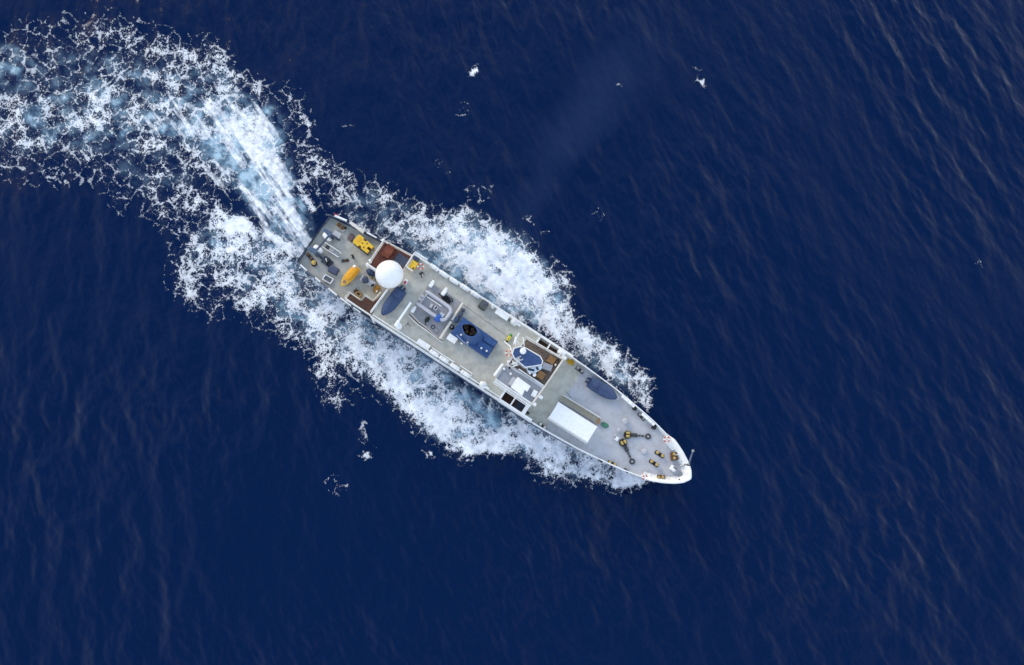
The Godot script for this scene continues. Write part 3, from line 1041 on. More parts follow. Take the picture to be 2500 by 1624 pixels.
# ---------------------------------------------------------------- stern deck
func build_stern() -> void:
	var along := Vector2(0.82, 0.57)
	# brown decks with their walls and rails, part of the ship
	var s := st()
	var star := [[843, 730], [853, 716], [881, 735], [892, 722], [913, 737], [938, 716], [908, 772]]
	prism(s, pts(star, Y_BROWN), Y_MAIN, Y_BROWN - 0.06)
	var b := part("brown_deckhouse", s, white(), ship)
	s = st()
	prism(s, inset(pts(star, Y_BROWN), 0.1), Y_BROWN - 0.05, Y_BROWN)
	part("brown_deck", s, brown_deck(), b)
	railing(b, pts([[843, 730], [853, 716], [880, 734]], Y_BROWN), 0.9, cream(), "railing", 0.06)
	railing(b, pts([[892, 722], [912, 736], [930, 716]], Y_BROWN), 0.9, cream(), "railing", 0.06)
	railing(b, pts([[843, 730], [875, 752], [906, 772]], Y_BROWN), 0.9, white(), "railing", 0.06)
	var port := [[938, 590], [1010, 628], [988, 658], [968, 692], [918, 662], [899, 648]]
	s = st()
	prism(s, pts(port, Y_BROWN), Y_MAIN, Y_BROWN - 0.06)
	b = part("brown_deckhouse", s, white(), ship)
	s = st()
	prism(s, inset(pts(port, Y_BROWN), 0.1), Y_BROWN - 0.05, Y_BROWN)
	part("brown_deck", s, paint("red brown deck", Color(0.115, 0.038, 0.025), 0.75, 0.3, 0.5), b)
	railing(b, pts([[937, 592], [906, 638]], Y_BROWN), 1.0, cream(), "railing", 0.09)
	railing(b, pts([[899, 649], [922, 664]], Y_BROWN), 1.0, white(), "railing", 0.09)
	railing(b, pts([[939, 591], [975, 610], [1008, 628]], Y_BROWN), 0.9, cream(), "railing", 0.07)
	for p in [[936, 588], [904, 638], [897, 647]]:
		s = st()
		var q := loc(p[0], p[1], Y_BROWN + 0.5)
		lathe(s, Vector3(q.x, Y_BROWN - 0.05, q.z), [[0.2, 0.0], [0.2, 1.05], [0.1, 1.15], [0.0, 1.16]], 12)
		part("corner_post", s, white(), b)
	s = st()
	var c := loc(948, 615, Y_BROWN)
	box(s, Vector3(c.x, Y_BROWN + 0.28, c.z), Vector3(1.15, 0.6, 1.75), 0.0, 0.04)
	var hatch := part("hatch_box", s, paint("rust red hatch", Color(0.17, 0.045, 0.02), 0.7, 0.25, 0.6), b)
	s = st()
	box(s, Vector3(c.x, Y_BROWN + 0.6, c.z), Vector3(1.22, 0.05, 0.85), 0.0, 0.02)
	part("lid", s, paint("rust red lid", Color(0.2, 0.055, 0.028), 0.7, 0.25, 0.6), hatch)
	s = st()
	c = loc(980, 635, Y_BROWN)
	box(s, Vector3(c.x, Y_BROWN + 0.03, c.z), Vector3(1.75, 0.06, 1.35), 0.0, 0.02)
	part("dark_blue_mat", s, slate(), b)
	# platform corner rail above the port brown deck
	railing(ship, pts([[991, 654], [1008, 627], [1014, 619], [1043, 637]], Y_UP), 0.95, white(), "corner_railing", 0.07)
	railing(ship, pts([[991, 654], [1008, 665]], Y_UP), 0.95, white(), "corner_railing", 0.07)
	railing(ship, pts([[906, 763], [946, 709]], Y_UP), 0.95, white(), "deck_railing", 0.05)
	s = st()
	var q2 := pts([[905, 764], [948, 707]], Y_UP)
	tube(s, [q2[0] + Vector3(0, 0.12, 0), q2[1] + Vector3(0, 0.12, 0)], 0.13, 8)
	part("deck_kerb", s, white(), ship)
	# stern gantry
	var g := Node3D.new()
	g.name = numbered("stern_gantry")
	add_child(g)
	g.transform = ship_at
	describe(g, "slate blue lifting gantry spanning the stern between two splayed arms", "gantry")
	var e0 := loc(770, 614, 5.4)
	var e1 := loc(806, 572, 5.4)
	s = st()
	tube(s, [e0, e1], 0.14, 8)
	part("crossbeam", s, slate(), g)
	for k in [[e0, loc(752, 605, 6.2), loc(785, 630, 3.0)], [e1, loc(789, 559, 6.2), loc(828, 586, 3.0)]]:
		s = st()
		tube(s, [k[0], k[1]], 0.38, 8, 0.2)
		part("arm", s, paint("gantry blue", Color(0.09, 0.13, 0.20), 0.5, 0.2, 0.6), g)
		s = st()
		tube(s, [k[0], k[2]], 0.17, 8)
		part("ram", s, slate(), g)
		s = st()
		box(s, Vector3(k[0].x, 4.2, k[0].z), Vector3(0.5, 2.4, 0.4), 0, 0.05)
		part("post", s, slate(), g)
	# white capsule tanks under the gantry
	for k in [[800, 581, "white capsule tank under the gantry beam, beside the cradle frame"], [777.5, 611, "white capsule tank under the gantry beam, beside the yellow capstan"]]:
		var o := thing("capsule_tank", k[2], "tank", k[0], k[1], Y_MAIN, Vector2(0.72, 0.62), "white tanks under the gantry")
		s = st()
		capsule(s, Vector3(-0.35, 0.5, 0), Vector3(0.35, 0.5, 0), 0.42)
		part("shell", s, white(), o)
		for x in [-0.35, 0.35]:
			s = st()
			box(s, Vector3(x, 0.08, 0), Vector3(0.12, 0.16, 0.7))
			part("saddle", s, mid_grey(), o)
		s = st()
		lathe(s, Vector3(0.1, 0.88, 0), [[0.08, 0], [0.08, 0.1], [0.0, 0.11]], 8)
		part("filler_cap", s, dark_steel(), o)
	# launch cradle
	var o := thing("launch_cradle", "white rail cradle frame with steel gear inside on the stern deck", "cradle", 811, 613, Y_MAIN, Vector2(0.85, 0.55))
	for z in [-0.36, 0.36]:
		s = st()
		tube(s, [Vector3(-1.35, 0.75, z), Vector3(1.2, 0.75, z), Vector3(1.38, 0.75, z * 0.5)], 0.06)
		part("side_rail", s, white(), o)
		for x in [-1.2, 0.0, 1.2]:
			s = st()
			tube(s, [Vector3(x, 0, z), Vector3(x, 0.75, z)], 0.045, 5)
			part("leg", s, white(), o)
	for x in [-1.0, -0.45, 0.1, 0.6, 1.05]:
		s = st()
		tube(s, [Vector3(x, 0.5, -0.36), Vector3(x + 0.12, 0.5, 0.36)], 0.05, 5)
		part("cross_member", s, pale_grey(), o)
	s = st()
	box(s, Vector3(-0.75, 0.32, 0), Vector3(0.5, 0.5, 0.5))
	part("gear_box", s, dark_steel(), o)
	s = st()
	box(s, Vector3(0.75, 0.35, 0), Vector3(0.7, 0.4, 0.5))
	part("battery_box", s, mid_grey(), o)
	s = st()
	capsule(s, Vector3(-0.25, 0.4, 0.05), Vector3(0.25, 0.4, 0.05), 0.14)
	part("cylinder", s, pale_grey(), o)
	# winch and covered box
	o = thing("deck_winch", "dark steel winch with cable drum beside a slate covered box", "winch", 799, 640, Y_MAIN, along)
	s = st()
	box(s, Vector3(0, 0.1, 0), Vector3(1.5, 0.2, 1.0))
	part("bed", s, slate(), o)
	s = st()
	tube(s, [Vector3(-0.1, 0.6, -0.4), Vector3(-0.1, 0.6, 0.4)], 0.34, 12)
	part("drum", s, dark_steel(), o)
	for z in [-0.45, 0.45]:
		s = st()
		tube(s, [Vector3(-0.1, 0.6, z - 0.04), Vector3(-0.1, 0.6, z + 0.04)], 0.46, 14)
		part("flange", s, slate(), o)
	s = st()
	box(s, Vector3(0.52, 0.45, 0.1), Vector3(0.4, 0.5, 0.45), 0, 0.05)
	part("motor", s, black(), o)
	s = st()
	tube(s, [Vector3(-0.3, 0.95, -0.2), Vector3(0.1, 1.0, 0.1)], 0.05)
	part("lever", s, white(), o)
	o = thing("covered_machine", "slate grey box under a fitted cover beside the deck winch", "covered box", 815, 661, Y_MAIN, Vector2(0.88, 0.47))
	s = st()
	box(s, Vector3(0, 0.45, 0), Vector3(1.3, 0.9, 0.92), 0, 0.12)
	part("cover", s, paint("slate cover", Color(0.075, 0.088, 0.14), 0.8, 0.2, 0.9), o)
	s = st()
	box(s, Vector3(0, 0.05, 0), Vector3(1.36, 0.1, 0.98))
	part("pallet", s, dark_steel(), o)
	# capstan with double bollard
	capstan("worn yellow capstan standing by the navy stern bulwark", 767, 644, Y_MAIN, 0.36)
	bollards(757, 628, Y_MAIN, Vector2(0.65, 0.76), dark_steel(), rust())
	bollards(843, 637, Y_MAIN, Vector2(0.9, -0.1), rust(), dark_steel(), "deck_cleat", 0.8)
	# framed grating
	o = thing("grating_tray", "white framed tray with a dark grating near the stern rail", "tray", 801, 683, Y_MAIN, Vector2(0.86, 0.5))
	s = st()
	for k in [[Vector3(0, 0.3, -0.38), Vector3(1.35, 0.18, 0.14)], [Vector3(0, 0.3, 0.38), Vector3(1.35, 0.18, 0.14)], [Vector3(-0.62, 0.301, 0), Vector3(0.16, 0.178, 0.62)], [Vector3(0.62, 0.301, 0), Vector3(0.16, 0.178, 0.62)]]:
		box(s, k[0], k[1], 0, 0.02)
	part("frame", s, white(), o)
	s = st()
	box(s, Vector3(0, 0.15, 0), Vector3(1.1, 0.28, 0.62))
	part("tray", s, dark_steel(), o)
	for z in [-0.2, -0.07, 0.07, 0.2]:
		s = st()
		box(s, Vector3(0, 0.31, z), Vector3(1.06, 0.03, 0.05), 0, 0.01)
		part("bar", s, mid_grey(), o)
	# remotely operated vehicle
	rov()
	# tether sheet beside it
	o = thing("folded_tarpaulin", "maroon grey folded tarpaulin beside the yellow vehicle", "tarpaulin", 857, 580, Y_MAIN, Vector2(0.8, 0.6))
	s = st()
	box(s, Vector3(0, 0.12, 0), Vector3(0.75, 0.24, 0.95), 0.1, 0.1)
	part("fold", s, paint("maroon cloth", Color(0.17, 0.12, 0.12), 0.9, 0.25, 1.0), o)
	s = st()
	box(s, Vector3(0.38, 0.1, 0.3), Vector3(0.2, 0.2, 0.5), 0.3, 0.08)
	part("loose_corner", s, rust(), o)
	# port quarter gear
	o = thing("stowed_boom", "white tubular boom stowed along the stern rail", "boom", 835, 539, Y_MAIN, Vector2(0.92, 0.38))
	s = st()
	tube(s, [Vector3(-0.95, 1.2, 0), Vector3(0.8, 1.2, 0)], 0.15, 10)
	part("tube", s, white(), o)
	for x in [-0.7, 0.6]:
		s = st()
		box(s, Vector3(x, 0.52, 0), Vector3(0.14, 1.04, 0.2))
		part("stand", s, cream(), o)
	s = st()
	box(s, Vector3(-0.9, 1.2, -0.22), Vector3(0.5, 0.12, 0.16))
	part("red_marker", s, red(), o)
	s = st()
	var sl := pts([[852, 545], [858, 541], [890, 563], [886, 571]], 4.1)
	prism(s, sl, 3.95, 4.16)
	part("cream_bulwark_shelf", s, cream(), ship)
	o = thing("mooring_winch", "worn yellow and black mooring winch by the white stowed boom", "winch", 833, 555, Y_MAIN, Vector2(0.8, 0.6))
	s = st()
	box(s, Vector3(0, 0.08, 0), Vector3(1.3, 0.16, 0.9))
	part("bed", s, cream(), o)
	for x in [-0.35, 0.3]:
		s = st()
		tube(s, [Vector3(x - 0.2, 0.5, 0.02), Vector3(x + 0.2, 0.5, 0.02)], 0.26, 12)
		part("drum", s, rust(), o)
		s = st()
		tube(s, [Vector3(x - 0.24, 0.5, 0.02), Vector3(x - 0.2, 0.5, 0.02)], 0.36, 12)
		part("flange", s, gold(), o)
	s = st()
	box(s, Vector3(0.62, 0.35, -0.2), Vector3(0.25, 0.5, 0.3))
	part("gearbox", s, black(), o)
	o = thing("deck_locker", "pale grey low locker beside the gantry ram", "locker", 823, 575, Y_MAIN, Vector2(0.85, 0.5))
	s = st()
	box(s, Vector3(0, 0.25, 0), Vector3(1.05, 0.5, 0.8), 0, 0.05)
	part("body", s, pale_grey(), o)
	s = st()
	box(s, Vector3(0, 0.53, 0), Vector3(1.1, 0.05, 0.85), 0, 0.02)
	part("lid", s, pale_grey(), o)
	# rescue boat
	rescue_boat()
	# work bench with tarp heap
	o = thing("work_bench", "pale grey work bench between rescue boat and white dome", "bench", 899, 690, Y_MAIN, Vector2(0.86, 0.5))
	s = st()
	box(s, Vector3(0, 0.85, 0), Vector3(2.1, 0.1, 0.78), 0, 0.02)
	part("top", s, pale_grey(), o)
	for x in [-0.9, 0.9]:
		for z in [-0.3, 0.3]:
			s = st()
			box(s, Vector3(x, 0.4, z), Vector3(0.1, 0.8, 0.1), 0, 0.01)
			part("leg", s, mid_grey(), o)
	o = thing("tarp_heap", "dark navy crumpled cloth heap on the grey work bench", "tarpaulin", 892, 684, Y_MAIN + 0.9, Vector2(0.6, 0.8))
	s = st()
	blob(s, Vector3.ZERO, Vector3(1.0, 0.5, 0.85), 7, 0.35, 14)
	part("cloth", s, slate(), o)
	o = thing("blue_bundle", "dark blue wrapped bundle leaning beside the white dome", "bundle", 905, 667, Y_MAIN, Vector2(0.8, 0.6))
	s = st()
	blob(s, Vector3.ZERO, Vector3(1.4, 1.0, 0.85), 9, 0.22, 14)
	part("wrap", s, navy_cover(), o)
	s = st()
	torus(s, Vector3(0, 0.45, 0), 0.5, 0.04, 0.62)
	part("lashing", s, black(), o)
	o = thing("black_case", "small black case on the end of the grey work bench", "case", 910, 697, Y_MAIN + 0.9, Vector2(0.8, -0.5))
	s = st()
	box(s, Vector3(0, 0.14, 0), Vector3(0.5, 0.28, 0.28), 0, 0.04)
	part("body", s, black(), o)
	s = st()
	tube(s, [Vector3(-0.1, 0.28, 0), Vector3(-0.08, 0.34, 0), Vector3(0.08, 0.34, 0), Vector3(0.1, 0.28, 0)], 0.015, 5)
	part("handle", s, dark_steel(), o)
	o = thing("striped_pole", "yellow and black pole lying beside the white dome", "pole", 913, 681, Y_MAIN + 0.3, Vector2(0.8, 0.6))
	for k in 5:
		s = st()
		tube(s, [Vector3(-0.6 + k * 0.24, 0, 0), Vector3(-0.36 + k * 0.24, 0, 0)], 0.06, 8)
		part("band", s, yellow() if k % 2 == 0 else black(), o)
	o = thing("orange_crate", "orange brown crate with a white lid beside the brown deck rail", "crate", 920, 708, Y_MAIN, Vector2(0.5, -0.85))
	s = st()
	box(s, Vector3(0, 0.4, 0), Vector3(1.0, 0.8, 0.7), 0, 0.08)
	part("body", s, paint("orange brown", Color(0.36, 0.17, 0.025), 0.7, 0.35, 1.0), o)
	s = st()
	box(s, Vector3(-0.3, 0.82, 0.2), Vector3(0.3, 0.06, 0.2), 0, 0.02)
	part("latch", s, white(), o)
	o = thing("rope_coil", "tan coil of heavy rope by the starboard brown deck", "rope", 875, 719, Y_MAIN, Vector2(0.86, 0.5))
	for k in 4:
		s = st()
		torus(s, Vector3(0.02 * k, 0.12 + 0.12 * k, 0.01 * k), 0.5 - 0.05 * k, 0.09, 0.75)
		part("turn", s, paint("tan rope", Color(0.34, 0.22, 0.10), 0.9, 0.2, 1.4), o)
	s = st()
	blob(s, Vector3(-0.5, 0.0, -0.2), Vector3(0.7, 0.5, 0.6), 12, 0.3)
	part("dark_end", s, rust(), o)
	# lashed yellow locker at the corner of the upper deck
	o = thing("yellow_locker", "yellow locker standing in the railed corner of the upper deck", "locker", 1009.5, 650, Y_UP, Vector2(0.56, -0.83))
	s = st()
	box(s, Vector3(0, 0.35, 0), Vector3(1.05, 0.7, 0.8), 0, 0.05)
	part("body", s, yellow(), o)
	s = st()
	box(s, Vector3(0, 0.73, 0), Vector3(1.1, 0.06, 0.85), 0, 0.02)
	part("lid", s, yellow(), o)
	s = st()
	box(s, Vector3(-0.42, 0.76, 0.25), Vector3(0.3, 0.05, 0.22), 0.4, 0.02)
	part("rusty_latch", s, rust(), o)
	o = thing("grey_crate", "dark grey crate beside the yellow locker", "crate", 1016, 633, Y_UP, Vector2(0.84, 0.54))
	s = st()
	box(s, Vector3(0, 0.25, 0), Vector3(0.8, 0.5, 0.5))
	part("body", s, dark_steel(), o)
	s = st()
	box(s, Vector3(0, 0.52, 0), Vector3(0.84, 0.05, 0.54))
	part("lid", s, slate(), o)
	lifebuoy(1027, 651, Y_UP + 0.8, "lifebuoy hanging beside the yellow locker")
	o = thing("fire_box", "white box with a red panel beside the white dome", "box", 990, 691, Y_UP, Vector2(0.5, -0.86))
	s = st()
	box(s, Vector3(0, 0.4, 0), Vector3(0.75, 0.8, 0.45))
	part("body", s, white(), o)
	s = st()
	box(s, Vector3(-0.1, 0.82, 0.03), Vector3(0.42, 0.06, 0.32), 0, 0.02)
	part("panel", s, red(), o)
	# people
	person("person in dark work clothes walking on the upper deck near the railed corner", 1029, 672, Y_UP, Vector2(0.5, 0.86), 0)
	person("person in dark work clothes standing on the stern deck by the rescue boat", 863, 630, Y_MAIN, Vector2(-0.7, 0.7), 1)

func inset(poly: Array, by: float) -> Array:
	var c := Vector3.ZERO
	for p in poly:
		c += p
	c /= poly.size()
	var r := []
	for p in poly:
		var d: Vector3 = c - p
		r.append(p + d.normalized() * by)
	return r

func capsule(s: SurfaceTool, a: Vector3, b: Vector3, r: float, seg := 12) -> void:
	var d := (b - a).normalized()
	var path := []
	var rad := []
	for k in 5:
		var t := PI / 2 * (1.0 - k / 4.0)
		path.append(a - d * sin(t) * r)
		rad.append(cos(t) * r)
	for k in 5:
		var t := PI / 2 * k / 4.0
		path.append(b + d * sin(t) * r)
		rad.append(cos(t) * r)
	var u := d.cross(Vector3.UP if absf(d.y) < 0.9 else Vector3.RIGHT).normalized()
	var v := u.cross(d)
	s.set_smooth_group(1)
	for i in path.size() - 1:
		for k in seg:
			var a0 := TAU * k / seg
			var a1 := TAU * (k + 1) / seg
			var p0: Vector3 = u * cos(a0) - v * sin(a0)
			var p1: Vector3 = u * cos(a1) - v * sin(a1)
			quad(s, path[i] + p0 * rad[i], path[i] + p1 * rad[i], path[i + 1] + p1 * rad[i + 1], path[i + 1] + p0 * rad[i + 1])

func capstan(label: String, px: float, py: float, h: float, r: float) -> void:
	var o := thing("capstan", label, "capstan", px, py, h)
	var s := st()
	lathe(s, Vector3.ZERO, [[r * 1.15, 0], [r * 1.15, 0.12], [r * 0.8, 0.2]], 16)
	part("base", s, black(), o)
	s = st()
	lathe(s, Vector3(0, 0.2, 0), [[r * 0.75, 0], [r * 0.6, 0.25], [r * 0.95, 0.5], [r * 0.9, 0.56], [r * 0.4, 0.6], [0, 0.61]], 16)
	part("drum", s, gold(), o)
	s = st()
	lathe(s, Vector3(0, 0.8, 0), [[r * 0.3, 0], [r * 0.25, 0.08], [0, 0.1]], 10)
	part("cap", s, yellow(), o)

func rov() -> void:
	var o := thing("underwater_vehicle", "yellow remotely operated underwater vehicle parked on the stern deck", "underwater vehicle", 889, 602, Y_MAIN, Vector2(0.79, 0.61))
	var s := st()
	var poly := []
	for p in [[-1.3, -0.68], [-0.5, -0.72], [-0.35, -0.45], [0.0, -0.42], [0.1, -0.66], [1.28, -0.6], [1.28, -0.18], [0.75, -0.16], [0.7, 0.2], [1.22, 0.24], [1.18, 0.64], [0.1, 0.68], [0.0, 0.45], [-0.3, 0.45], [-0.42, 0.72], [-1.3, 0.66], [-1.36, 0.4], [-1.36, -0.4]]:
		poly.append(Vector3(p[0], 0, p[1]))
	prism(s, poly, 0.95, 1.5)
	var f := part("float_pack", s, yellow(), o)
	s = st()
	box(s, Vector3(-0.9, 1.53, -0.1), Vector3(0.5, 0.05, 0.7), 0, 0.02)
	part("top_plate", s, paint("orange yellow", Color(0.72, 0.38, 0.03), 0.5, 0.12, 0.8), f)
	for p in [[-0.2, 0.0], [0.35, 0.35], [0.35, -0.35]]:
		s = st()
		lathe(s, Vector3(p[0], 1.48, p[1]), [[0.1, 0], [0.1, 0.06], [0, 0.07]], 10)
		part("lifting_eye", s, rust(), f)
	for z in [-0.62, 0.62]:
		s = st()
		box(s, Vector3(0, 0.08, z), Vector3(2.6, 0.14, 0.12))
		for x in [-1.1, -0.35, 0.4, 1.1]:
			box(s, Vector3(x, 0.52, z), Vector3(0.08, 0.82, 0.08), 0, 0.01)
		part("skid_frame", s, black(), o)
	for p in [[-0.15, -0.6], [-0.15, 0.6]]:
		s = st()
		lathe(s, Vector3(p[0], 0.9, p[1]), [[0.17, 0], [0.2, 0.1], [0.2, 0.35], [0.15, 0.36]], 12)
		part("thruster", s, rust(), o)
	s = st()
	box(s, Vector3(0.1, 0.5, 0), Vector3(2.2, 0.7, 0.9), 0, 0.05)
	part("equipment_bay", s, dark_steel(), o)
	for z in [-0.3, 0.35]:
		s = st()
		tube(s, [Vector3(1.0, 0.7, z), Vector3(1.35, 0.85, z), Vector3(1.55, 0.6, z * 0.8)], 0.07)
		part("manipulator_arm", s, rust(), o)
	s = st()
	box(s, Vector3(1.0, 1.0, 0.02), Vector3(0.4, 0.3, 0.3), 0, 0.04)
	part("camera_unit", s, rust(), o)

func rescue_boat() -> void:
	var o := thing("rescue_boat", "small orange yellow covered rescue boat on the stern deck", "rescue boat", 854, 678, Y_MAIN + 0.15, Vector2(-0.66, 0.75))
	var s := st()
	rings(s, [boat_ring(3.0, 0.7, 0.1, 0), boat_ring(3.4, 1.25, 0.5, 0), boat_ring(3.45, 1.35, 0.75, 0), boat_ring(3.3, 1.15, 0.8, 0)], true, true)
	part("hull", s, paint("boat yellow", Color(0.66, 0.40, 0.07), 0.5, 0.15, 0.8), o)
	s = st()
	var orange := paint("boat orange", Color(0.78, 0.34, 0.02), 0.55, 0.15, 0.8)
	rings(s, [boat_shift(boat_ring(2.1, 1.1, 0.78, 0, 0.5), -0.45), boat_shift(boat_ring(2.0, 0.95, 1.1, 0, 0.5), -0.45), boat_shift(boat_ring(1.8, 0.5, 1.25, 0, 0.5), -0.45)], true, false)
	var c := part("canopy", s, orange, o)
	for x in [-1.1, -0.7, -0.3, 0.1]:
		s = st()
		tube(s, [Vector3(x, 1.1, -0.42), Vector3(x, 1.26, -0.15), Vector3(x, 1.26, 0.15), Vector3(x, 1.1, 0.42)], 0.035, 5)
		part("rib", s, yellow(), c)
	s = st()
	box(s, Vector3(-1.45, 1.05, 0.3), Vector3(0.4, 0.45, 0.42), 0, 0.1)
	part("engine_cowl", s, white(), o)
	s = st()
	box(s, Vector3(1.0, 0.84, 0), Vector3(0.35, 0.06, 0.42), 0, 0.02)
	part("bow_hatch", s, paint("hatch brown", Color(0.26, 0.16, 0.11), 0.7), o)
	for x in [-0.9, 0.7]:
		s = st()
		box(s, Vector3(x, -0.02, 0), Vector3(0.15, 0.25, 1.1))
		part("chock", s, dark_steel(), o)

func boat_shift(r: Array, x: float) -> Array:
	return r.map(func(p): return p + Vector3(x, 0, 0))

# ---------------------------------------------------------------- people: one skin over jointed bones
func person(label: String, px: float, py: float, h: float, dir: Vector2, pose: int) -> void:
	var o := thing("person", label, "person", px, py, h, dir, "people on deck")
	var k := 0.24 if pose == 0 else 0.05
	var jacket := Color(0.022, 0.026, 0.032)
	var trousers := Color(0.03, 0.034, 0.042)
	var boot := Color(0.012, 0.012, 0.012)
	var skin := Color(0.42, 0.25, 0.17)
	var hair := Color(0.03, 0.02, 0.014)
	var b := []
	for sd in [-1.0, 1.0]:
		var f: float = k * sd
		var hip := Vector3(0, 0.92, 0.1 * sd)
		var knee := Vector3(f * 0.7 + 0.03, 0.5, 0.11 * sd)
		var ankle := Vector3(f * 1.2 - 0.03, 0.09 + (0.05 if f < -0.1 else 0.0), 0.11 * sd)
		b.append([hip, knee, 0.095, 0.065, trousers])
		b.append([knee, ankle, 0.065, 0.048, trousers])
		b.append([ankle + Vector3(-0.03, -0.04, 0), ankle + Vector3(0.17, -0.055, 0.02 * sd), 0.045, 0.036, boot])
		var sh := Vector3(0, 1.42, 0.19 * sd)
		var el := Vector3(-f * 0.6, 1.14, 0.27 * sd)
		var wr := Vector3(-f * 0.8 + 0.16, 0.93, 0.26 * sd)
		b.append([sh, el, 0.06, 0.048, jacket])
		b.append([el, wr, 0.048, 0.036, jacket])
		var d := (wr - el).normalized()
		b.append([wr, wr + d * 0.08, 0.03, 0.034, skin])
		for q in 4:
			var root := wr + d * 0.09 + Vector3(0.012 - absf(q - 1.5) * 0.004, 0, (q - 1.5) * 0.02)
			b.append([root, root + d * (0.07 - absf(q - 1.3) * 0.008) + Vector3(0.01, 0, 0), 0.012, 0.010, skin])
		b.append([wr + d * 0.03, wr + d * 0.07 + Vector3(0.045, 0.0, -0.012 * sd), 0.014, 0.011, skin])
	b.append([Vector3(0, 0.95, -0.06), Vector3(0, 0.95, 0.06), 0.125, 0.125, trousers])
	b.append([Vector3(0, 1.05, 0), Vector3(0.01, 1.32, 0), 0.135, 0.15, jacket])
	b.append([Vector3(0, 1.38, -0.13), Vector3(0, 1.38, 0.13), 0.09, 0.09, jacket])
	b.append([Vector3(0, 1.42, 0), Vector3(0.02, 1.54, 0), 0.06, 0.055, skin])
	b.append([Vector3(0.03, 1.6, 0), Vector3(0.015, 1.68, 0), 0.085, 0.095, skin])
	b.append([Vector3(0.11, 1.63, 0), Vector3(0.13, 1.6, 0), 0.015, 0.018, skin])
	b.append([Vector3(-0.02, 1.7, 0), Vector3(0.01, 1.72, 0), 0.098, 0.095, hair])
	for sd in [-1.0, 1.0]:
		b.append([Vector3(0.0, 1.61, 0.09 * sd), Vector3(0.0, 1.65, 0.1 * sd), 0.016, 0.018, skin])
	var s := st()
	skin_over(s, b, 0.022)
	var m := paint("person", Color(1, 1, 1), 0.85)
	m.vertex_color_use_as_albedo = true
	var body := part("body", s, m, o)
	for sd in [-1.0, 1.0]:
		var e := st()
		lathe(e, Vector3(0.108, 1.645, 0.035 * sd), [[0.012, 0.0], [0.014, 0.012], [0.0, 0.02]], 8)
		part("eye", e, black(), body)

func skin_over(s: SurfaceTool, bones: Array, cell: float) -> void:
	var lo := Vector3.INF
	var hi := -Vector3.INF
	for b in bones:
		for p in [b[0], b[1]]:
			lo = lo.min(p - Vector3.ONE * 0.2)
			hi = hi.max(p + Vector3.ONE * 0.2)
	var n := Vector3i(((hi - lo) / cell).ceil()) + Vector3i.ONE
	var f := PackedFloat32Array()
	f.resize(n.x * n.y * n.z)
	f.fill(1.0)
	var near := PackedByteArray()
	near.resize(f.size())
	for bi in bones.size():
		var b: Array = bones[bi]
		var p0: Vector3 = b[0]
		var ab: Vector3 = b[1] - p0
		var ll := maxf(ab.length_squared(), 1e-8)
		var reach: float = maxf(b[2], b[3]) + 0.07
		var a := Vector3i(((p0.min(b[1]) - Vector3.ONE * reach - lo) / cell).floor()).clamp(Vector3i.ZERO, n - Vector3i.ONE)
		var z := Vector3i(((p0.max(b[1]) + Vector3.ONE * reach - lo) / cell).ceil()).clamp(Vector3i.ZERO, n - Vector3i.ONE)
		for kz in range(a.z, z.z + 1):
			for ky in range(a.y, z.y + 1):
				for kx in range(a.x, z.x + 1):
					var q := lo + Vector3(kx, ky, kz) * cell - p0
					var t := clampf(q.dot(ab) / ll, 0, 1)
					var d: float = (q - ab * t).length() - lerpf(b[2], b[3], t)
					var i := (kz * n.y + ky) * n.x + kx
					var old := f[i]
					if d < old:
						near[i] = bi
					var w := 0.03
					var hh := maxf(w - absf(old - d), 0.0) / w
					f[i] = minf(old, d) - hh * hh * w * 0.25
	var at_cell := {}
	var step := [1, n.x, n.x * n.y]
	var corner := [0, 1, n.x, n.x + 1, step[2], step[2] + 1, step[2] + n.x, step[2] + n.x + 1]
	for kz in n.z - 1:
		for ky in n.y - 1:
			for kx in n.x - 1:
				var i := (kz * n.y + ky) * n.x + kx
				var c := 0
				for q in corner:
					if f[i + q] < 0:
						c += 1
				if c == 0 or c == 8:
					continue
				var sum := Vector3.ZERO
				var cnt := 0
				for e in [[0, 1], [2, 3], [4, 5], [6, 7], [0, 2], [1, 3], [4, 6], [5, 7], [0, 4], [1, 5], [2, 6], [3, 7]]:
					var v0 := f[i + corner[e[0]]]
					var v1 := f[i + corner[e[1]]]
					if (v0 < 0) != (v1 < 0):
						var pa := Vector3(e[0] & 1, (e[0] >> 1) & 1, e[0] >> 2)
						var pb := Vector3(e[1] & 1, (e[1] >> 1) & 1, e[1] >> 2)
						sum += pa.lerp(pb, v0 / (v0 - v1))
						cnt += 1
				at_cell[i] = lo + (Vector3(kx, ky, kz) + sum / cnt) * cell
	s.set_smooth_group(1)
	for i in at_cell:
		for ax in 3:
			var u: int = step[(ax + 1) % 3]
			var v: int = step[(ax + 2) % 3]
			var j: int = i + step[ax]
			if (f[i] < 0) == (f[j] < 0):
				continue
			if not (at_cell.has(i - u) and at_cell.has(i - v) and at_cell.has(i - u - v)):
				continue
			var q := [i, i - u, i - u - v, i - v]
			if f[i] >= 0:
				q.reverse()
			for w in [0, 2, 1, 0, 3, 2]:
				s.set_color(bones[near[i]][4])
				s.add_vertex(at_cell[q[w]])

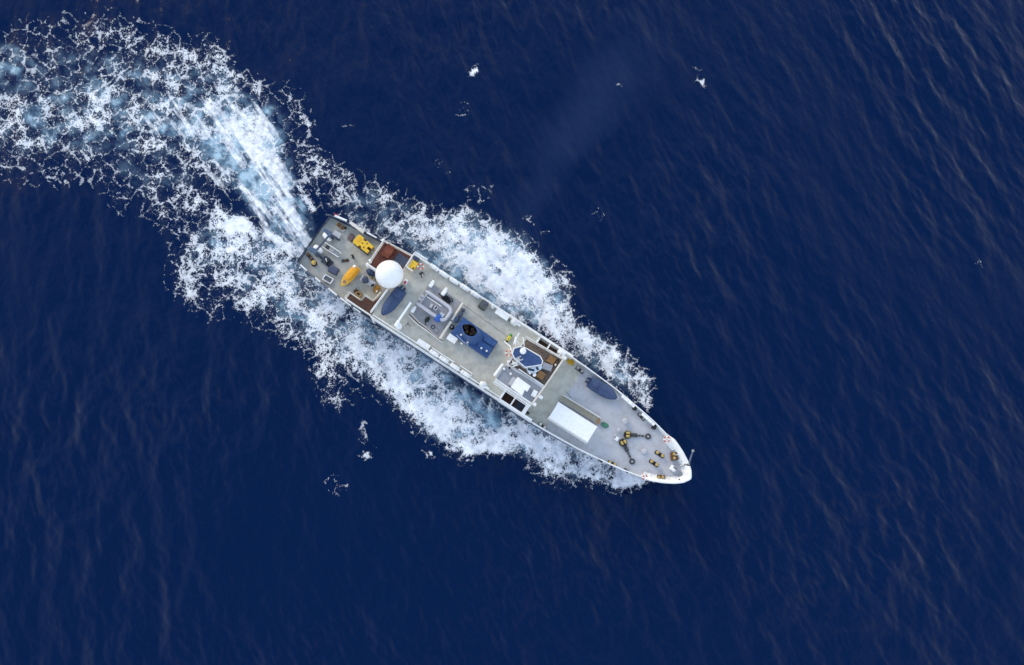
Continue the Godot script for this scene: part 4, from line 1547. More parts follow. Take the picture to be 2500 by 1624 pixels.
# ---------------------------------------------------------------- upper deck
func build_upper_deck() -> void:
	var along := Vector2(0.84, 0.545)
	# satellite dome, fixed to the ship
	var c := loc(950.5, 670, 9.9)
	var s := st()
	var prof := []
	for k in 15:
		var a := -1.15 + (PI / 2 + 1.15) * k / 14.0
		prof.append([maxf(0.0, cos(a) * 1.86), 9.9 + sin(a) * 1.86])
	prof[-1][0] = 0.0
	lathe(s, Vector3(c.x, 0, c.z), prof, 36)
	var dome := part("satellite_dome", s, paint("dome white", Color(0.82, 0.81, 0.78), 0.4, 0.05, 0.3), ship)
	dome.set_meta("label", "big white spherical satellite dome")
	s = st()
	lathe(s, Vector3(c.x, 3.0, c.z), [[0.7, 0], [0.62, 5.3]], 14)
	part("pedestal", s, white(), dome)
	for k in 6:
		s = st()
		var path := []
		for j in 9:
			var a := -0.6 + (PI / 2 + 0.5) * j / 8.0
			var b := TAU * k / 6.0 + 0.3
			path.append(Vector3(c.x + cos(a) * cos(b) * 1.862, 9.9 + sin(a) * 1.862, c.z + cos(a) * sin(b) * 1.862))
		tube(s, path, 0.012, 4)
		part("panel_seam", s, paint("seam grey", Color(0.70, 0.69, 0.66), 0.5), dome)
	# covered inflatable
	var o := thing("covered_inflatable_boat", "inflatable boat under a navy cover stowed beside the white dome", "boat", 958, 740, Y_UP, Vector2(-0.62, 0.785), "inflatable boats under navy covers")
	covered_rib(o)
	var o2 := copy(o, "covered_inflatable_boat", "inflatable boat under a navy cover on the foredeck beside the container", "inflatable boats under navy covers")
	place(o2, 1470, 953, Y_FORE, Vector2(0.85, 0.527))
	# crane
	o = thing("deck_crane", "white deck crane with its slim boom lowered across the ship", "crane", 970, 796, Y_UP, Vector2(0.56, -0.83))
	s = st()
	lathe(s, Vector3(0, 0, 0.25), [[0.45, 0], [0.42, 1.0], [0.34, 1.3], [0.3, 1.35]], 16)
	part("pedestal", s, white(), o)
	s = st()
	box(s, Vector3(0.05, 1.55, 0), Vector3(0.9, 0.5, 0.42), 0, 0.06)
	part("slewing_head", s, white(), o)
	s = st()
	box(s, Vector3(1.75, 1.7, -0.02), Vector3(3.3, 0.28, 0.27), 0, 0.03)
	var boom := part("boom", s, white(), o)
	s = st()
	tube(s, [Vector3(0.3, 1.4, -0.02), Vector3(1.6, 1.5, -0.02)], 0.07)
	part("ram", s, mid_grey(), boom)
	s = st()
	box(s, Vector3(3.4, 1.55, -0.02), Vector3(0.22, 0.35, 0.2))
	part("sheave_head", s, dark_steel(), boom)
	# cradle platform for the grey boat
	s = st()
	prism(s, pts([[1050, 690], [1129, 740], [1073, 826], [995, 771]], Y_UP + 0.06), Y_UP + 0.004, Y_UP + 0.06)
	var plat := part("boat_platform", s, paint("mauve grey plate", Color(0.325, 0.315, 0.315), 0.8, 0.1, 0.3), ship)
	s = st()
	var e := pts([[1130, 740], [1103, 782]], Y_UP + 0.5)
	tube(s, [e[0], e[1]], 0.17, 8)
	part("cream_beam", s, cream(), plat)
	s = st()
	e = pts([[1101, 785], [1074, 828]], Y_UP + 0.5)
	tube(s, [e[0], e[1]], 0.2, 8)
	part("cream_beam", s, cream(), plat)
	for k in [[1124, 748], [1104, 780], [1080, 818]]:
		s = st()
		var q := loc(k[0], k[1], Y_UP + 0.3)
		box(s, Vector3(q.x, Y_UP + 0.2, q.z), Vector3(0.16, 0.4, 0.16))
		part("beam_foot", s, cream(), plat)
	for k in [0, 1, 2]:
		s = st()
		var dz: float = k * 3.2
		tube(s, [loc(996 + dz * 0.8, 770 - dz, Y_UP + 0.45 + k * 0.1), loc(1020, 793 - dz * 1.4, Y_UP + 0.5), loc(1040, 806 - dz, Y_UP + 0.5), loc(1070 - dz, 829 - dz * 1.2, Y_UP + 0.5), loc(1080, 836 - dz, Y_UP + 0.3)], 0.055, 6)
		part("pipe_run", s, [white(), rust(), cream()][k], plat)
	# the open grey inflatable
	grey_rib()
	# things lying on the platform
	for k in [[1053, 697, 0.5, 0.78, "white upright box on the aft end of the boat platform"], [1084, 716, 0.5, 0.95, "white box with a round knob beside black hoses"], [1009, 759, 0.45, 0.72, "cream white box beside the slim crane boom"]]:
		o = thing("white_locker", k[4], "locker", k[0], k[1], Y_UP + 0.06, Vector2(0.56, -0.83), "white lockers round the grey boat")
		s = st()
		box(s, Vector3(0, 0.35, 0), Vector3(k[3], 0.7, k[2]), 0, 0.08)
		part("body", s, white(), o)
		s = st()
		lathe(s, Vector3(k[3] * 0.6, 0.4, 0), [[0.16, 0], [0.2, 0.2], [0.1, 0.32], [0, 0.34]], 10)
		part("knob", s, white(), o)
	o = thing("black_hose_pile", "tangled pile of black hoses beside the grey boat", "hoses", 1091, 730, Y_UP + 0.06, along)
	for k in 6:
		s = st()
		torus(s, Vector3(-0.5 + k * 0.19, 0.07 + 0.05 * (k % 3), 0.12 * sin(k * 2.2)), 0.34 + 0.05 * (k % 2), 0.065, 0.6)
		part("loop", s, black(), o)
	s = st()
	tube(s, [Vector3(-1.3, 0.08, -0.05), Vector3(-0.6, 0.1, 0.1), Vector3(0.2, 0.1, 0.35), Vector3(0.7, 0.08, 0.3)], 0.07)
	part("hose_end", s, black(), o)
	o = thing("green_black_bag", "black green bag lying by the grey boat's side", "bag", 1042, 782, Y_UP + 0.06, Vector2(0.6, -0.8))
	s = st()
	blob(s, Vector3(0.1, 0, 0), Vector3(0.85, 0.42, 0.55), 21, 0.25)
	part("bag", s, paint("black green", Color(0.025, 0.032, 0.03), 0.85, 0.2, 1.0), o)
	s = st()
	tube(s, [Vector3(-0.3, 0.1, 0), Vector3(-0.55, 0.12, 0.12), Vector3(-0.6, 0.1, 0.35)], 0.05)
	part("strap", s, black(), o)
	o = thing("hose_loops", "two loops of grey hose on the platform corner", "hose", 1060, 803, Y_UP + 0.06, along)
	s = st()
	torus(s, Vector3(-0.28, 0.05, -0.12), 0.24, 0.05)
	part("loop", s, dark_steel(), o)
	s = st()
	torus(s, Vector3(0.32, 0.05, 0.05), 0.34, 0.04)
	part("loop", s, mid_grey(), o)
	o = thing("tripod_stand", "small dark tripod on the deck by the pipe rail", "tripod", 996, 793, Y_UP, along)
	for a in 3:
		s = st()
		tube(s, [Vector3(cos(a * 2.1) * 0.4, 0, sin(a * 2.1) * 0.4), Vector3(0, 0.6, 0)], 0.035, 5)
		part("leg", s, dark_steel(), o)
	s = st()
	box(s, Vector3(0, 0.62, 0), Vector3(0.2, 0.12, 0.2))
	part("head", s, dark_steel(), o)
	funnel()
	# lockers and rafts along the starboard rail
	o = locker("long_deck_box", "long white deck box by the starboard rail ahead of four raft canisters", 1034.5, 842, 1.85, 0.62, 0.75)
	var can := canister("raft_canister")
	var g := "white life raft canisters along the rails"
	describe(can, "white raft canister on the starboard rail, first from the long deck box", "life raft", g)
	var spots := [[1060, 864], [1084, 879], [1110.5, 897], [1136, 914]]
	var which := ["first", "second", "third", "fourth"]
	for k in 4:
		var q := can if k == 0 else copy(can, "raft_canister", "white raft canister on the starboard rail, %s from the long deck box" % which[k], g)
		place(q, spots[k][0], spots[k][1], Y_UP, Vector2(0.84, 0.545))
	var pspots := [[1060, 655], [1084, 671.5], [1109, 688], [1135, 704], [1161, 721]]
	which = ["fifth", "fourth", "third", "second", "first"]
	for k in 5:
		var q := copy(can, "raft_canister", "white raft canister on the port rail, %s from the dark green crate" % which[k], g)
		place(q, pspots[k][0], pspots[k][1], Y_UP, Vector2(0.83, 0.557))
	railing(ship, pts([[1056, 852], [1109, 886]], Y_UP), 0.6, white(), "raft_rail", 0.07)
	railing(ship, pts([[1123, 894], [1153, 914], [1149, 921]], Y_UP), 0.6, white(), "raft_rail", 0.07)
	o = locker("white_deck_box", "white deck box set against the blue funnel casing", 1104, 829, 1.3, 0.85, 0.8)
	o = locker("white_deck_box", "long white deck box on the port rail beside the shrouded davit", 1225.5, 770.5, 1.95, 0.72, 0.7)
	# dark crate
	o = thing("dark_crate", "dark green grey crate at the port rail", "crate", 1179.5, 747, Y_UP, Vector2(0.83, 0.557))
	s = st()
	box(s, Vector3(0, 0.5, 0), Vector3(1.05, 1.0, 1.15), 0, 0.06)
	part("body", s, paint("crate green grey", Color(0.075, 0.085, 0.083), 0.75, 0.25, 0.8), o)
	s = st()
	box(s, Vector3(0.03, 1.03, -0.05), Vector3(1.0, 0.05, 1.05), 0, 0.02)
	part("lid", s, paint("crate green grey", Color()), o)
	s = st()
	box(s, Vector3(0.2, 1.08, -0.2), Vector3(0.4, 0.05, 0.4), 0, 0.02)
	part("panel", s, slate(), o)
	o = thing("white_ventilator", "short rounded white ventilator between dark crate and deck box", "ventilator", 1203, 750, Y_UP, Vector2(0.56, -0.83))
	s = st()
	box(s, Vector3(0, 0.35, 0), Vector3(0.6, 0.7, 0.45), 0, 0.18)
	part("cowl", s, white(), o)
	s = st()
	box(s, Vector3(-0.28, 0.35, 0), Vector3(0.06, 0.4, 0.3), 0, 0.02)
	part("grille", s, cream(), o)
	for k in [[1257, 788, Vector2(0.86, 0.5), "white shrouded davit on the port rail ahead of the long deck box"], [1181, 941, Vector2(0.86, 0.5), "white shrouded davit on the starboard rail near the bridge"]]:
		o = thing("shrouded_davit", k[3], "davit", k[0], k[1], Y_UP, k[2], "white shrouded davits beside the bridge")
		s = st()
		blob(s, Vector3(-0.1, 0, 0), Vector3(1.15, 1.0, 0.95), 31, 0.2, 16)
		part("shroud", s, white(), o)
		s = st()
		tube(s, [Vector3(0.2, 0.55, 0.05), Vector3(0.9, 0.5, 0.12)], 0.2, 8, 0.1)
		part("covered_arm", s, white(), o)
		s = st()
		blob(s, Vector3(-0.7, 0, 0.1), Vector3(0.4, 0.3, 0.35), 5, 0.2, 8)
		part("green_pad", s, paint("moss green", Color(0.11, 0.16, 0.09), 0.9), o)
	# cable across the deck, bags by the bridge
	o = thing("deck_cable", "thin dark cable lying straight along the upper deck", "cable", 1185, 783, Y_UP, Vector2(0.81, 0.58))
	s = st()
	var cab := []
	for k in 9:
		cab.append(o.transform.affine_inverse() * at(lerpf(1130, 1240, k / 8.0), lerpf(742, 822, k / 8.0) + (1.2 if k % 2 == 0 else 0.0), Y_UP + 0.03))
	tube(s, cab, 0.025, 5)
	part("cable", s, mid_grey(), o)
	o = thing("yellow_bag", "yellow bag with a green top leaning by the mast foot", "bag", 1242, 827, Y_UP, Vector2(-0.5, 0.85))
	s = st()
	box(s, Vector3(0, 0.25, 0), Vector3(0.75, 0.5, 0.42), 0, 0.15)
	part("body", s, paint("lemon", Color(0.62, 0.55, 0.06), 0.7, 0.1, 1.0), o)
	s = st()
	blob(s, Vector3(-0.5, 0, 0), Vector3(0.4, 0.5, 0.4), 3, 0.2, 10)
	part("green_top", s, paint("bright green", Color(0.06, 0.28, 0.07), 0.8), o)
	s = st()
	box(s, Vector3(0.45, 0.1, 0), Vector3(0.22, 0.2, 0.25), 0, 0.05)
	part("black_foot", s, black(), o)

func locker(called: String, label: String, px: float, py: float, l: float, w: float, h: float) -> Node3D:
	var o := thing(called, label, "deck box", px, py, Y_UP, Vector2(0.84, 0.545))
	var s := st()
	box(s, Vector3(0, h * 0.5 - 0.04, 0), Vector3(l - 0.06, h - 0.08, w - 0.06), 0, 0.03)
	part("body", s, white(), o)
	s = st()
	box(s, Vector3(0, h - 0.03, 0), Vector3(l, 0.06, w), 0, 0.025)
	part("lid", s, white(), o)
	for x in [-0.3, 0.3]:
		s = st()
		box(s, Vector3(x * l, h - 0.14, w / 2.0), Vector3(0.1, 0.14, 0.04), 0, 0.01)
		part("latch", s, mid_grey(), o)
	return o

func grey_rib() -> void:
	var o := thing("open_inflatable_boat", "open grey inflatable boat with a blue tarpaulin on its cradle", "boat", 1064, 752, Y_UP + 0.3, Vector2(0.82, 0.57))
	var tubes := paint("inflatable grey", Color(0.46, 0.46, 0.49), 0.55, 0.06, 0.6)
	var s := st()
	var path := []
	for p in [[-2.05, -1.0], [-1.0, -1.02], [0.2, -1.02], [1.3, -1.0], [1.75, -0.9], [1.98, -0.62], [2.02, 0.0], [1.98, 0.62], [1.75, 0.9], [1.3, 1.0], [0.2, 1.02], [-1.0, 1.02], [-2.05, 1.0]]:
		path.append(Vector3(p[0], 0.62, p[1]))
	tube(s, path, 0.235, 10)
	part("side_tube", s, tubes, o)
	for z in [-1.0, 1.0]:
		s = st()
		tube(s, [Vector3(-2.05, 0.62, z), Vector3(-2.4, 0.66, z)], 0.23, 10, 0.08)
		part("tube_cone", s, tubes, o)
	s = st()
	box(s, Vector3(-0.1, 0.36, 0), Vector3(3.7, 0.1, 1.75), 0, 0.02)
	part("floor", s, paint("floor grey", Color(0.30, 0.29, 0.30), 0.8, 0.12, 0.6), o)
	s = st()
	box(s, Vector3(-1.95, 0.6, 0), Vector3(0.12, 0.45, 1.6), 0, 0.03)
	part("transom", s, pale_grey(), o)
	s = st()
	box(s, Vector3(0.1, 0.75, 0.15), Vector3(0.5, 0.7, 0.55), 0, 0.08)
	var con := part("console", s, pale_grey(), o)
	s = st()
	box(s, Vector3(0.12, 1.13, 0.15), Vector3(0.2, 0.1, 0.45), -0.1, 0.03)
	part("windscreen", s, dark_steel(), con)
	s = st()
	torus(s, Vector3(-0.2, 0.95, 0.15), 0.16, 0.02)
	part("wheel", s, black(), con)
	s = st()
	box(s, Vector3(-0.55, 0.6, 0.2), Vector3(0.35, 0.35, 0.6), 0, 0.06)
	part("seat", s, pale_grey(), o)
	s = st()
	box(s, Vector3(1.25, 0.55, 0.4), Vector3(0.7, 0.3, 0.6), 0, 0.05)
	part("bow_locker", s, pale_grey(), o)
	s = st()
	tube(s, [Vector3(-1.7, 1.0, -0.42), Vector3(0.6, 1.0, -0.46)], 0.045, 6)
	part("white_rod", s, white(), o)
	for z in [-0.15, 0.35]:
		s = st()
		box(s, Vector3(-2.25, 0.85, z), Vector3(0.5, 0.5, 0.3), 0, 0.1)
		part("outboard_motor", s, pale_grey(), o)
	for x in [-1.2, 1.2]:
		s = st()
		box(s, Vector3(x, 0.05, 0), Vector3(0.15, 0.55, 1.9))
		part("chock", s, mid_grey(), o)
	o = thing("blue_tarpaulin", "bright blue tarpaulin over the grey boat's side", "tarpaulin", 1069, 777, Y_UP + 0.95, Vector2(0.82, 0.57))
	s = st()
	blob(s, Vector3.ZERO, Vector3(0.95, 0.34, 1.1), 17, 0.3, 14)
	part("sheet", s, paint("bright blue", Color(0.035, 0.11, 0.38), 0.7, 0.2, 1.0), o)

func tear(l0: float, l1: float, w: float, y: float, lean := 0.0) -> Array:       # teardrop: point aft, round ahead
	var r := []
	for k in 24:
		var a := TAU * k / 24
		var x := cos(a)
		var z := sin(a) * w * (1.0 if x > 0 else 1.0 - 0.45 * x * x)
		r.append(Vector3(x * (l1 if x > 0 else l0) + lean, y, z))
	return r

func funnel() -> void:
	var q := loc(1153, 822, Y_UP)
	var off := func(r: Array) -> Array: return r.map(func(p): return p + Vector3(q.x, 0, q.z))
	var s := st()
	var base := pts([[1101, 814], [1131, 774], [1216, 834], [1189, 874]], Y_UP + 0.9)
	prism(s, base, Y_UP, Y_UP + 0.9)
	var cas := part("funnel_casing", s, casing_blue(), ship)
	cas.set_meta("label", "bright blue casing carrying the funnel")
	# raised hatches ahead of the funnel
	for k in [[1196, 834, 1.75, 0.62], [1184, 847, 1.9, 0.85]]:
		var c := loc(k[0], k[1], Y_UP + 1.1)
		s = st()
		box(s, Vector3(c.x, Y_UP + 1.02, c.z), Vector3(k[2], 0.24, k[3]), 0, 0.04)
		part("hatch", s, casing_blue(), cas)
	var c2 := loc(1172, 851, Y_UP + 0.95)
	s = st()
	box(s, Vector3(c2.x, Y_UP + 0.98, c2.z), Vector3(0.9, 0.16, 0.6), 0, 0.04)
	part("small_hatch", s, casing_blue(), cas)
	for k in [[1175, 850], [1188, 857], [1127, 839], [1142, 836], [1126, 818]]:
		s = st()
		var c := loc(k[0], k[1], Y_UP + 1.15)
		lathe(s, Vector3(c.x, Y_UP + 0.9, c.z), [[0.06, 0], [0.06, 0.2], [0.14, 0.26], [0.14, 0.36], [0.0, 0.44]], 10)
		part("white_lamp", s, white(), cas)
	# funnel: leaning teardrop shell, open at the top
	s = st()
	var lean0 := off.call(tear(1.75, 1.45, 1.15, Y_UP + 0.88, 0.0))
	var lean1 := off.call(tear(1.5, 1.25, 0.98, Y_UP + 2.3, -0.22))
	var lean2 := off.call(tear(1.3, 1.1, 0.86, Y_UP + 3.7, -0.45))
	rings(s, [lean0, lean1, lean2], false, false)
	var inner := off.call(tear(1.15, 0.98, 0.74, Y_UP + 3.7, -0.45))
	var deep := off.call(tear(1.1, 0.95, 0.7, Y_UP + 2.7, -0.3))
	s.set_smooth_group(4294967295)
	for i in 24:
		var j := (i + 1) % 24
		quad(s, lean2[i], inner[i], inner[j], lean2[j])
	var fun := part("funnel", s, casing_blue(), ship)
	s = st()
	s.set_smooth_group(1)
	for i in 24:
		var j := (i + 1) % 24
		quad(s, inner[i], deep[i], deep[j], inner[j])
	fan(s, deep, false)
	part("sooty_lining", s, paint("soot", Color(0.018, 0.014, 0.011), 0.9, 0.3, 1.5), fun)
	for k in [[-1.15, -0.12, 0.24], [-0.7, 0.32, 0.17], [-0.2, -0.3, 0.2], [-0.1, 0.3, 0.15], [0.25, 0.0, 0.22]]:
		s = st()
		var p := Vector3(q.x + k[0], Y_UP + 2.7, q.z + k[1])
		lathe(s, p, [[k[2], 0], [k[2], 0.75], [k[2] * 0.72, 0.75], [k[2] * 0.7, 0.3]], 12)
		part("exhaust_pipe", s, rust() if k[2] < 0.2 else paint("burnt pipe", Color(0.07, 0.05, 0.04), 0.7, 0.4, 1.5), fun)
	s = st()
	tube(s, [Vector3(q.x - 1.7, Y_UP + 1.7, q.z + 1.2), Vector3(q.x - 0.6, Y_UP + 1.7, q.z + 1.45), Vector3(q.x + 0.3, Y_UP + 1.6, q.z + 1.45)], 0.045)
	part("handrail", s, paint("pale blue rail", Color(0.35, 0.42, 0.52), 0.5), fun)
	# lumpy blue machinery abaft the casing and a black fender
	for k in [[1130, 757, 0.55, 0.45], [1124, 768, 0.6, 0.7], [1115, 780, 0.5, 0.8]]:
		var c := loc(k[0], k[1], Y_UP + 0.4)
		s = st()
		box(s, Vector3(c.x, Y_UP + 0.35, c.z), Vector3(k[2], 0.7, k[3]), 0.1, 0.12)
		part("pump_unit", s, slate() if k[0] != 1115 else navy_cover(), cas)
	var o := thing("black_fender", "round black fender ball beside the funnel casing", "fender", 1103, 800, Y_UP, Vector2(1, 0))
	s = st()
	lathe(s, Vector3(0, 0, 0), [[0.1, 0], [0.3, 0.12], [0.34, 0.34], [0.24, 0.56], [0.1, 0.64], [0.0, 0.65]], 14)
	part("ball", s, black(), o)
	s = st()
	torus(s, Vector3(0, 0.66, 0), 0.08, 0.025)
	part("eye", s, pale_grey(), o)

# ---------------------------------------------------------------- bridge
func build_bridge() -> void:
	var s := st()
	# deckhouse between the side walkways
	var house := pts([[1284, 826], [1374, 878], [1298, 989], [1208, 927]], Y_TOP)
	prism(s, house, Y_FORE, Y_TOP - 0.06)
	var b := part("bridge_house", s, white(), ship)
	s = st()
	prism(s, inset(pts([[1284, 826], [1374, 878], [1329, 946], [1240, 889]], Y_TOP), 0.12), Y_TOP - 0.05, Y_TOP)
	part("timber_deck", s, paint("weathered timber", Color(0.135, 0.10, 0.078), 0.8, 0.3, 0.5), b)
	s = st()
	prism(s, inset(pts([[1234, 890], [1326, 949], [1298, 988], [1209, 926]], Y_TOP + 0.1), 0.1), Y_TOP - 0.05, Y_TOP + 0.1)
	part("grey_deck", s, paint("bridge grey", Color(0.30, 0.31, 0.335), 0.75, 0.1, 0.4), b)
	# rails round and across the bridge top
	railing(b, pts([[1284, 826], [1330, 853], [1374, 879]], Y_TOP), 1.0, cream(), "bridge_railing", 0.1)
	railing(b, pts([[1374, 880], [1337, 934], [1299, 987]], Y_TOP), 1.0, cream(), "bridge_railing", 0.11)
	railing(b, pts([[1266, 903], [1326, 943]], Y_TOP), 0.7, white(), "bridge_railing", 0.07)
	railing(b, pts([[1209, 927], [1252, 957], [1297, 987]], Y_TOP), 0.9, white(), "bridge_railing", 0.07)
	s = st()
	var e := pts([[1209, 927], [1297, 987]], Y_TOP + 0.6)
	tube(s, [e[0] + Vector3(0, 0, 0.28), e[1] + Vector3(0, 0, 0.28)], 0.07)
	tube(s, [e[0] + Vector3(0, 0, 0.5), e[1] + Vector3(0, 0, 0.5)], 0.045)
	part("cable_pipe", s, white(), b)
	s = st()
	tube(s, pts([[1207, 918], [1217, 904], [1228, 889]], Y_TOP + 0.3), 0.2, 8)
	part("vent_trunk", s, white(), b)
	for k in [[1378, 873, 0.5], [1376, 861, 0.55], [1320, 969, 0.55], [1304, 986, 0.55]]:
		s = st()
		var c := loc(k[0], k[1], Y_TOP + 0.5)
		box(s, Vector3(c.x, Y_TOP + 0.25, c.z), Vector3(0.62, 0.5, 0.42), 0, 0.05)
		part("lamp_housing", s, white(), b)
	# timber benches on the bridge top
	for k in [[1346, 880, 0.5, "wooden bench in the forward port corner of the bridge top"], [1320, 917, 0.0, "wooden bench beside the forward bridge rail"]]:
		var o := thing("wooden_bench", k[3], "bench", k[0], k[1], Y_TOP, Vector2(0.84, 0.545), "wooden benches on the bridge top")
		for j in 4:
			s = st()
			box(s, Vector3(0, 0.42, -0.36 + 0.24 * j), Vector3(1.0, 0.05, 0.2), 0, 0.012)
			part("slat", s, tan_wood(), o)
		for x in [-0.4, 0.4]:
			s = st()
			box(s, Vector3(x, 0.2, 0), Vector3(0.08, 0.4, 0.9))
			part("leg", s, rust(), o)
	s = st()
	var c3 := loc(1336, 896, Y_TOP + 0.35)
	box(s, Vector3(c3.x, Y_TOP + 0.25, c3.z), Vector3(1.3, 0.5, 0.85), 0.25, 0.04)
	part("grey_locker", s, paint("bridge grey", Color()), b)
	for k in [[1360, 884], [1356, 891], [1363, 878]]:
		s = st()
		var c := loc(k[0], k[1], Y_TOP + 0.4)
		box(s, Vector3(c.x, Y_TOP + 0.35, c.z), Vector3(0.2, 0.7, 0.25), 0.2, 0.03)
		part("flag_locker", s, [rust(), cream(), black()][[1360, 1356, 1363].find(k[0])], b)
	# wheelhouse with its blue roof
	var yr := 11.4
	var roof := pts([[1254, 853], [1268, 848], [1283, 852], [1318, 872], [1324, 884], [1321, 893], [1282, 899], [1256, 878], [1250, 866]], yr)
	s = st()
	prism(s, inset(roof, 0.15), Y_TOP, yr - 0.1)
	var wh := part("wheelhouse", s, white(), ship)
	s = st()
	prism(s, roof, yr - 0.1, yr)
	part("blue_roof", s, paint("roof blue", Color(0.045, 0.085, 0.20), 0.5, 0.22, 0.6), wh)
	var loop := roof.duplicate()
	loop.append(roof[0])
	s = st()
	tube(s, loop.map(func(p): return p + Vector3(0, 0.75, 0)), 0.065, 8)
	for p in roof:
		tube(s, [p, p + Vector3(0, 0.75, 0)], 0.04, 5)
	part("roof_rail", s, white(), wh)
	# slanted forward screens with dark panes
	s = st()
	prism(s, pts([[1285, 896], [1322, 886], [1323, 899], [1308, 909], [1291, 909]], 11.0), 9.62, 11.0)
	var scr := part("forward_screen", s, paint("screen white", Color(0.66, 0.72, 0.78), 0.4, 0.1, 0.6), wh)
	for k in [[1293, 902, 0.3], [1301, 904, 0.3], [1312, 900, -0.5]]:
		s = st()
		var c := loc(k[0], k[1], 11.03)
		box(s, Vector3(c.x, 11.02, c.z), Vector3(0.42, 0.05, 0.28), k[2], 0.01)
		part("pane", s, paint("dark glass", Color(0.02, 0.04, 0.045), 0.1), scr)
	for k in [[1294, 911, 0.16], [1305, 915, 0.24]]:
		s = st()
		var c := loc(k[0], k[1], 10.6)
		lathe(s, Vector3(c.x, 9.6, c.z), [[k[2] * 0.5, 0], [k[2] * 0.6, 0.7], [k[2], 0.8], [k[2], 1.05], [k[2] * 0.5, 1.15], [0, 1.18]], 12)
		part("search_light", s, white(), wh)
	var c4 := loc(1277, 857, 12.3)
	s = st()
	lathe(s, Vector3(c4.x, 0, c4.z), [[0.12, yr], [0.12, 11.9], [0.3, 11.95], [0.42, 12.15], [0.42, 12.35], [0.3, 12.6], [0.12, 12.72], [0, 12.74]], 18)
	part("small_dome", s, white(), wh)
	s = st()
	for k in [[1257, 877, 1272, 870], [1262, 884, 1277, 877]]:
		tube(s, [loc(k[0], k[1], yr + 0.25), loc(k[2], k[3], yr + 0.25)], 0.08, 6)
	box(s, loc(1266, 878, yr + 0.2), Vector3(0.5, 0.25, 0.35), -0.3, 0.03)
	part("antenna_frame", s, pale_grey(), wh)
	# signal mast abaft the wheelhouse
	s = st()
	var mt := loc(1260, 828, 14.6)
	tube(s, [loc(1270, 845, 11.3), mt], 0.09, 8, 0.05)
	tube(s, [loc(1258, 850, 11.3), mt], 0.07, 8, 0.05)
	tube(s, [mt + Vector3(-0.1, -0.1, -0.9), mt + Vector3(0.1, -0.1, 0.75)], 0.06, 6)
	tube(s, [mt, mt + Vector3(0, 0.9, 0)], 0.04, 6)
	var mast := part("signal_mast", s, white(), ship)
	s = st()
	tube(s, [loc(1277, 824, 13.0), loc(1280, 846, 11.6)], 0.08, 6)
	part("aerial", s, white(), mast)
	s = st()
	tube(s, [loc(1231, 834, Y_UP + 1.2), loc(1245, 845, Y_UP + 1.8), loc(1249, 858, 10.4)], 0.07, 6)
	part("bent_pipe", s, white(), mast)
	s = st()
	box(s, mt + Vector3(0, -0.5, 0.1), Vector3(0.3, 0.25, 0.9), 0.3, 0.05)
	part("radar_scanner", s, white(), mast)
	# air unit on the grey deck, and other white boxes
	s = st()
	var body := pts([[1264, 920], [1296, 943], [1288, 956], [1282, 952], [1275, 967], [1247, 945]], Y_TOP + 1.0)
	prism(s, body, Y_TOP + 0.1, Y_TOP + 0.95)
	var unit := part("air_unit", s, white(), b)
	s = st()
	prism(s, inset(body, 0.1), Y_TOP + 0.95, Y_TOP + 1.02)
	part("top_panel", s, paint("dome white", Color()), unit)
	var c5 := loc(1305, 961, Y_TOP + 0.6)
	s = st()
	box(s, Vector3(c5.x, Y_TOP + 0.4, c5.z), Vector3(0.65, 0.6, 0.85), 0.1, 0.05)
	part("white_cabinet", s, white(), b)
	c5 = loc(1251, 931, Y_TOP + 0.6)
	s = st()
	box(s, Vector3(c5.x, Y_TOP + 0.35, c5.z), Vector3(0.55, 0.5, 1.2), 0, 0.04)
	part("fan_box", s, pale_grey(), b)
	c5 = loc(1258, 934, Y_TOP + 0.4)
	s = st()
	box(s, Vector3(c5.x, Y_TOP + 0.25, c5.z), Vector3(0.22, 0.3, 1.1), 0, 0.03)
	part("dark_grille", s, dark_steel(), b)
	for k in [[1231, 901], [1247, 913], [1244, 898], [1241, 883]]:
		s = st()
		var c := loc(k[0], k[1], Y_TOP + 0.5)
		lathe(s, Vector3(c.x, Y_TOP + 0.1, c.z), [[0.1, 0], [0.1, 0.3], [0.17, 0.36], [0.15, 0.5], [0, 0.53]], 10)
		part("mushroom_vent", s, white() if k[0] != 1244 else black(), b)
	s = st()
	for k in [[1246, 890, 1268, 883], [1248, 896, 1266, 891], [1252, 880, 1256, 896]]:
		tube(s, [loc(k[0], k[1], Y_TOP + 0.7), loc(k[2], k[3], Y_TOP + 0.7)], 0.06, 5)
	box(s, loc(1257, 888, Y_TOP + 0.4), Vector3(0.7, 0.5, 0.4), 0.3, 0.05)
	part("ladder_frame", s, white(), b)
	# side walkways: beams over the dark wells between house and bulwark
	for sd in [-1.0, 1.0]:
		s = st()
		box(s, Vector3(35.1, Y_FORE + 0.02, sd * 4.15), Vector3(3.8, 0.03, 1.5), 0, 0.005)
		var well := part("side_well_floor", s, brown_deck(), ship)
		for u in [33.3, 34.95, 36.75]:
			s = st()
			box(s, Vector3(u, Y_UP - 0.08, sd * 4.2), Vector3(0.3 if u < 34 else 0.2, 0.2, 1.55), 0, 0.03)
			part("walkway_beam", s, white(), well)
		s = st()
		box(s, Vector3(36.0, Y_FORE + 0.06, sd * 4.1), Vector3(1.1, 0.04, 1.0), 0, 0.01)
		part("slate_mat", s, slate(), well)
	for k in [[1371, 858, 0.9, 0.75], [1284, 999, 0.5, 1.9]]:
		s = st()
		var c := loc(k[0], k[1], Y_UP + 0.2)
		box(s, Vector3(c.x, Y_UP - 0.75, c.z), Vector3(k[2], 1.8, k[3]), 0, 0.06)
		part("wing_locker", s, white(), ship)
	for sd in [-1.0, 1.0]:
		s = st()
		wall_strip(s, 33.2, 38.4, sd, Y_FORE, Y_UP + 0.1, 0.3, -0.03)
		part("wing_bulwark", s, white(), ship)
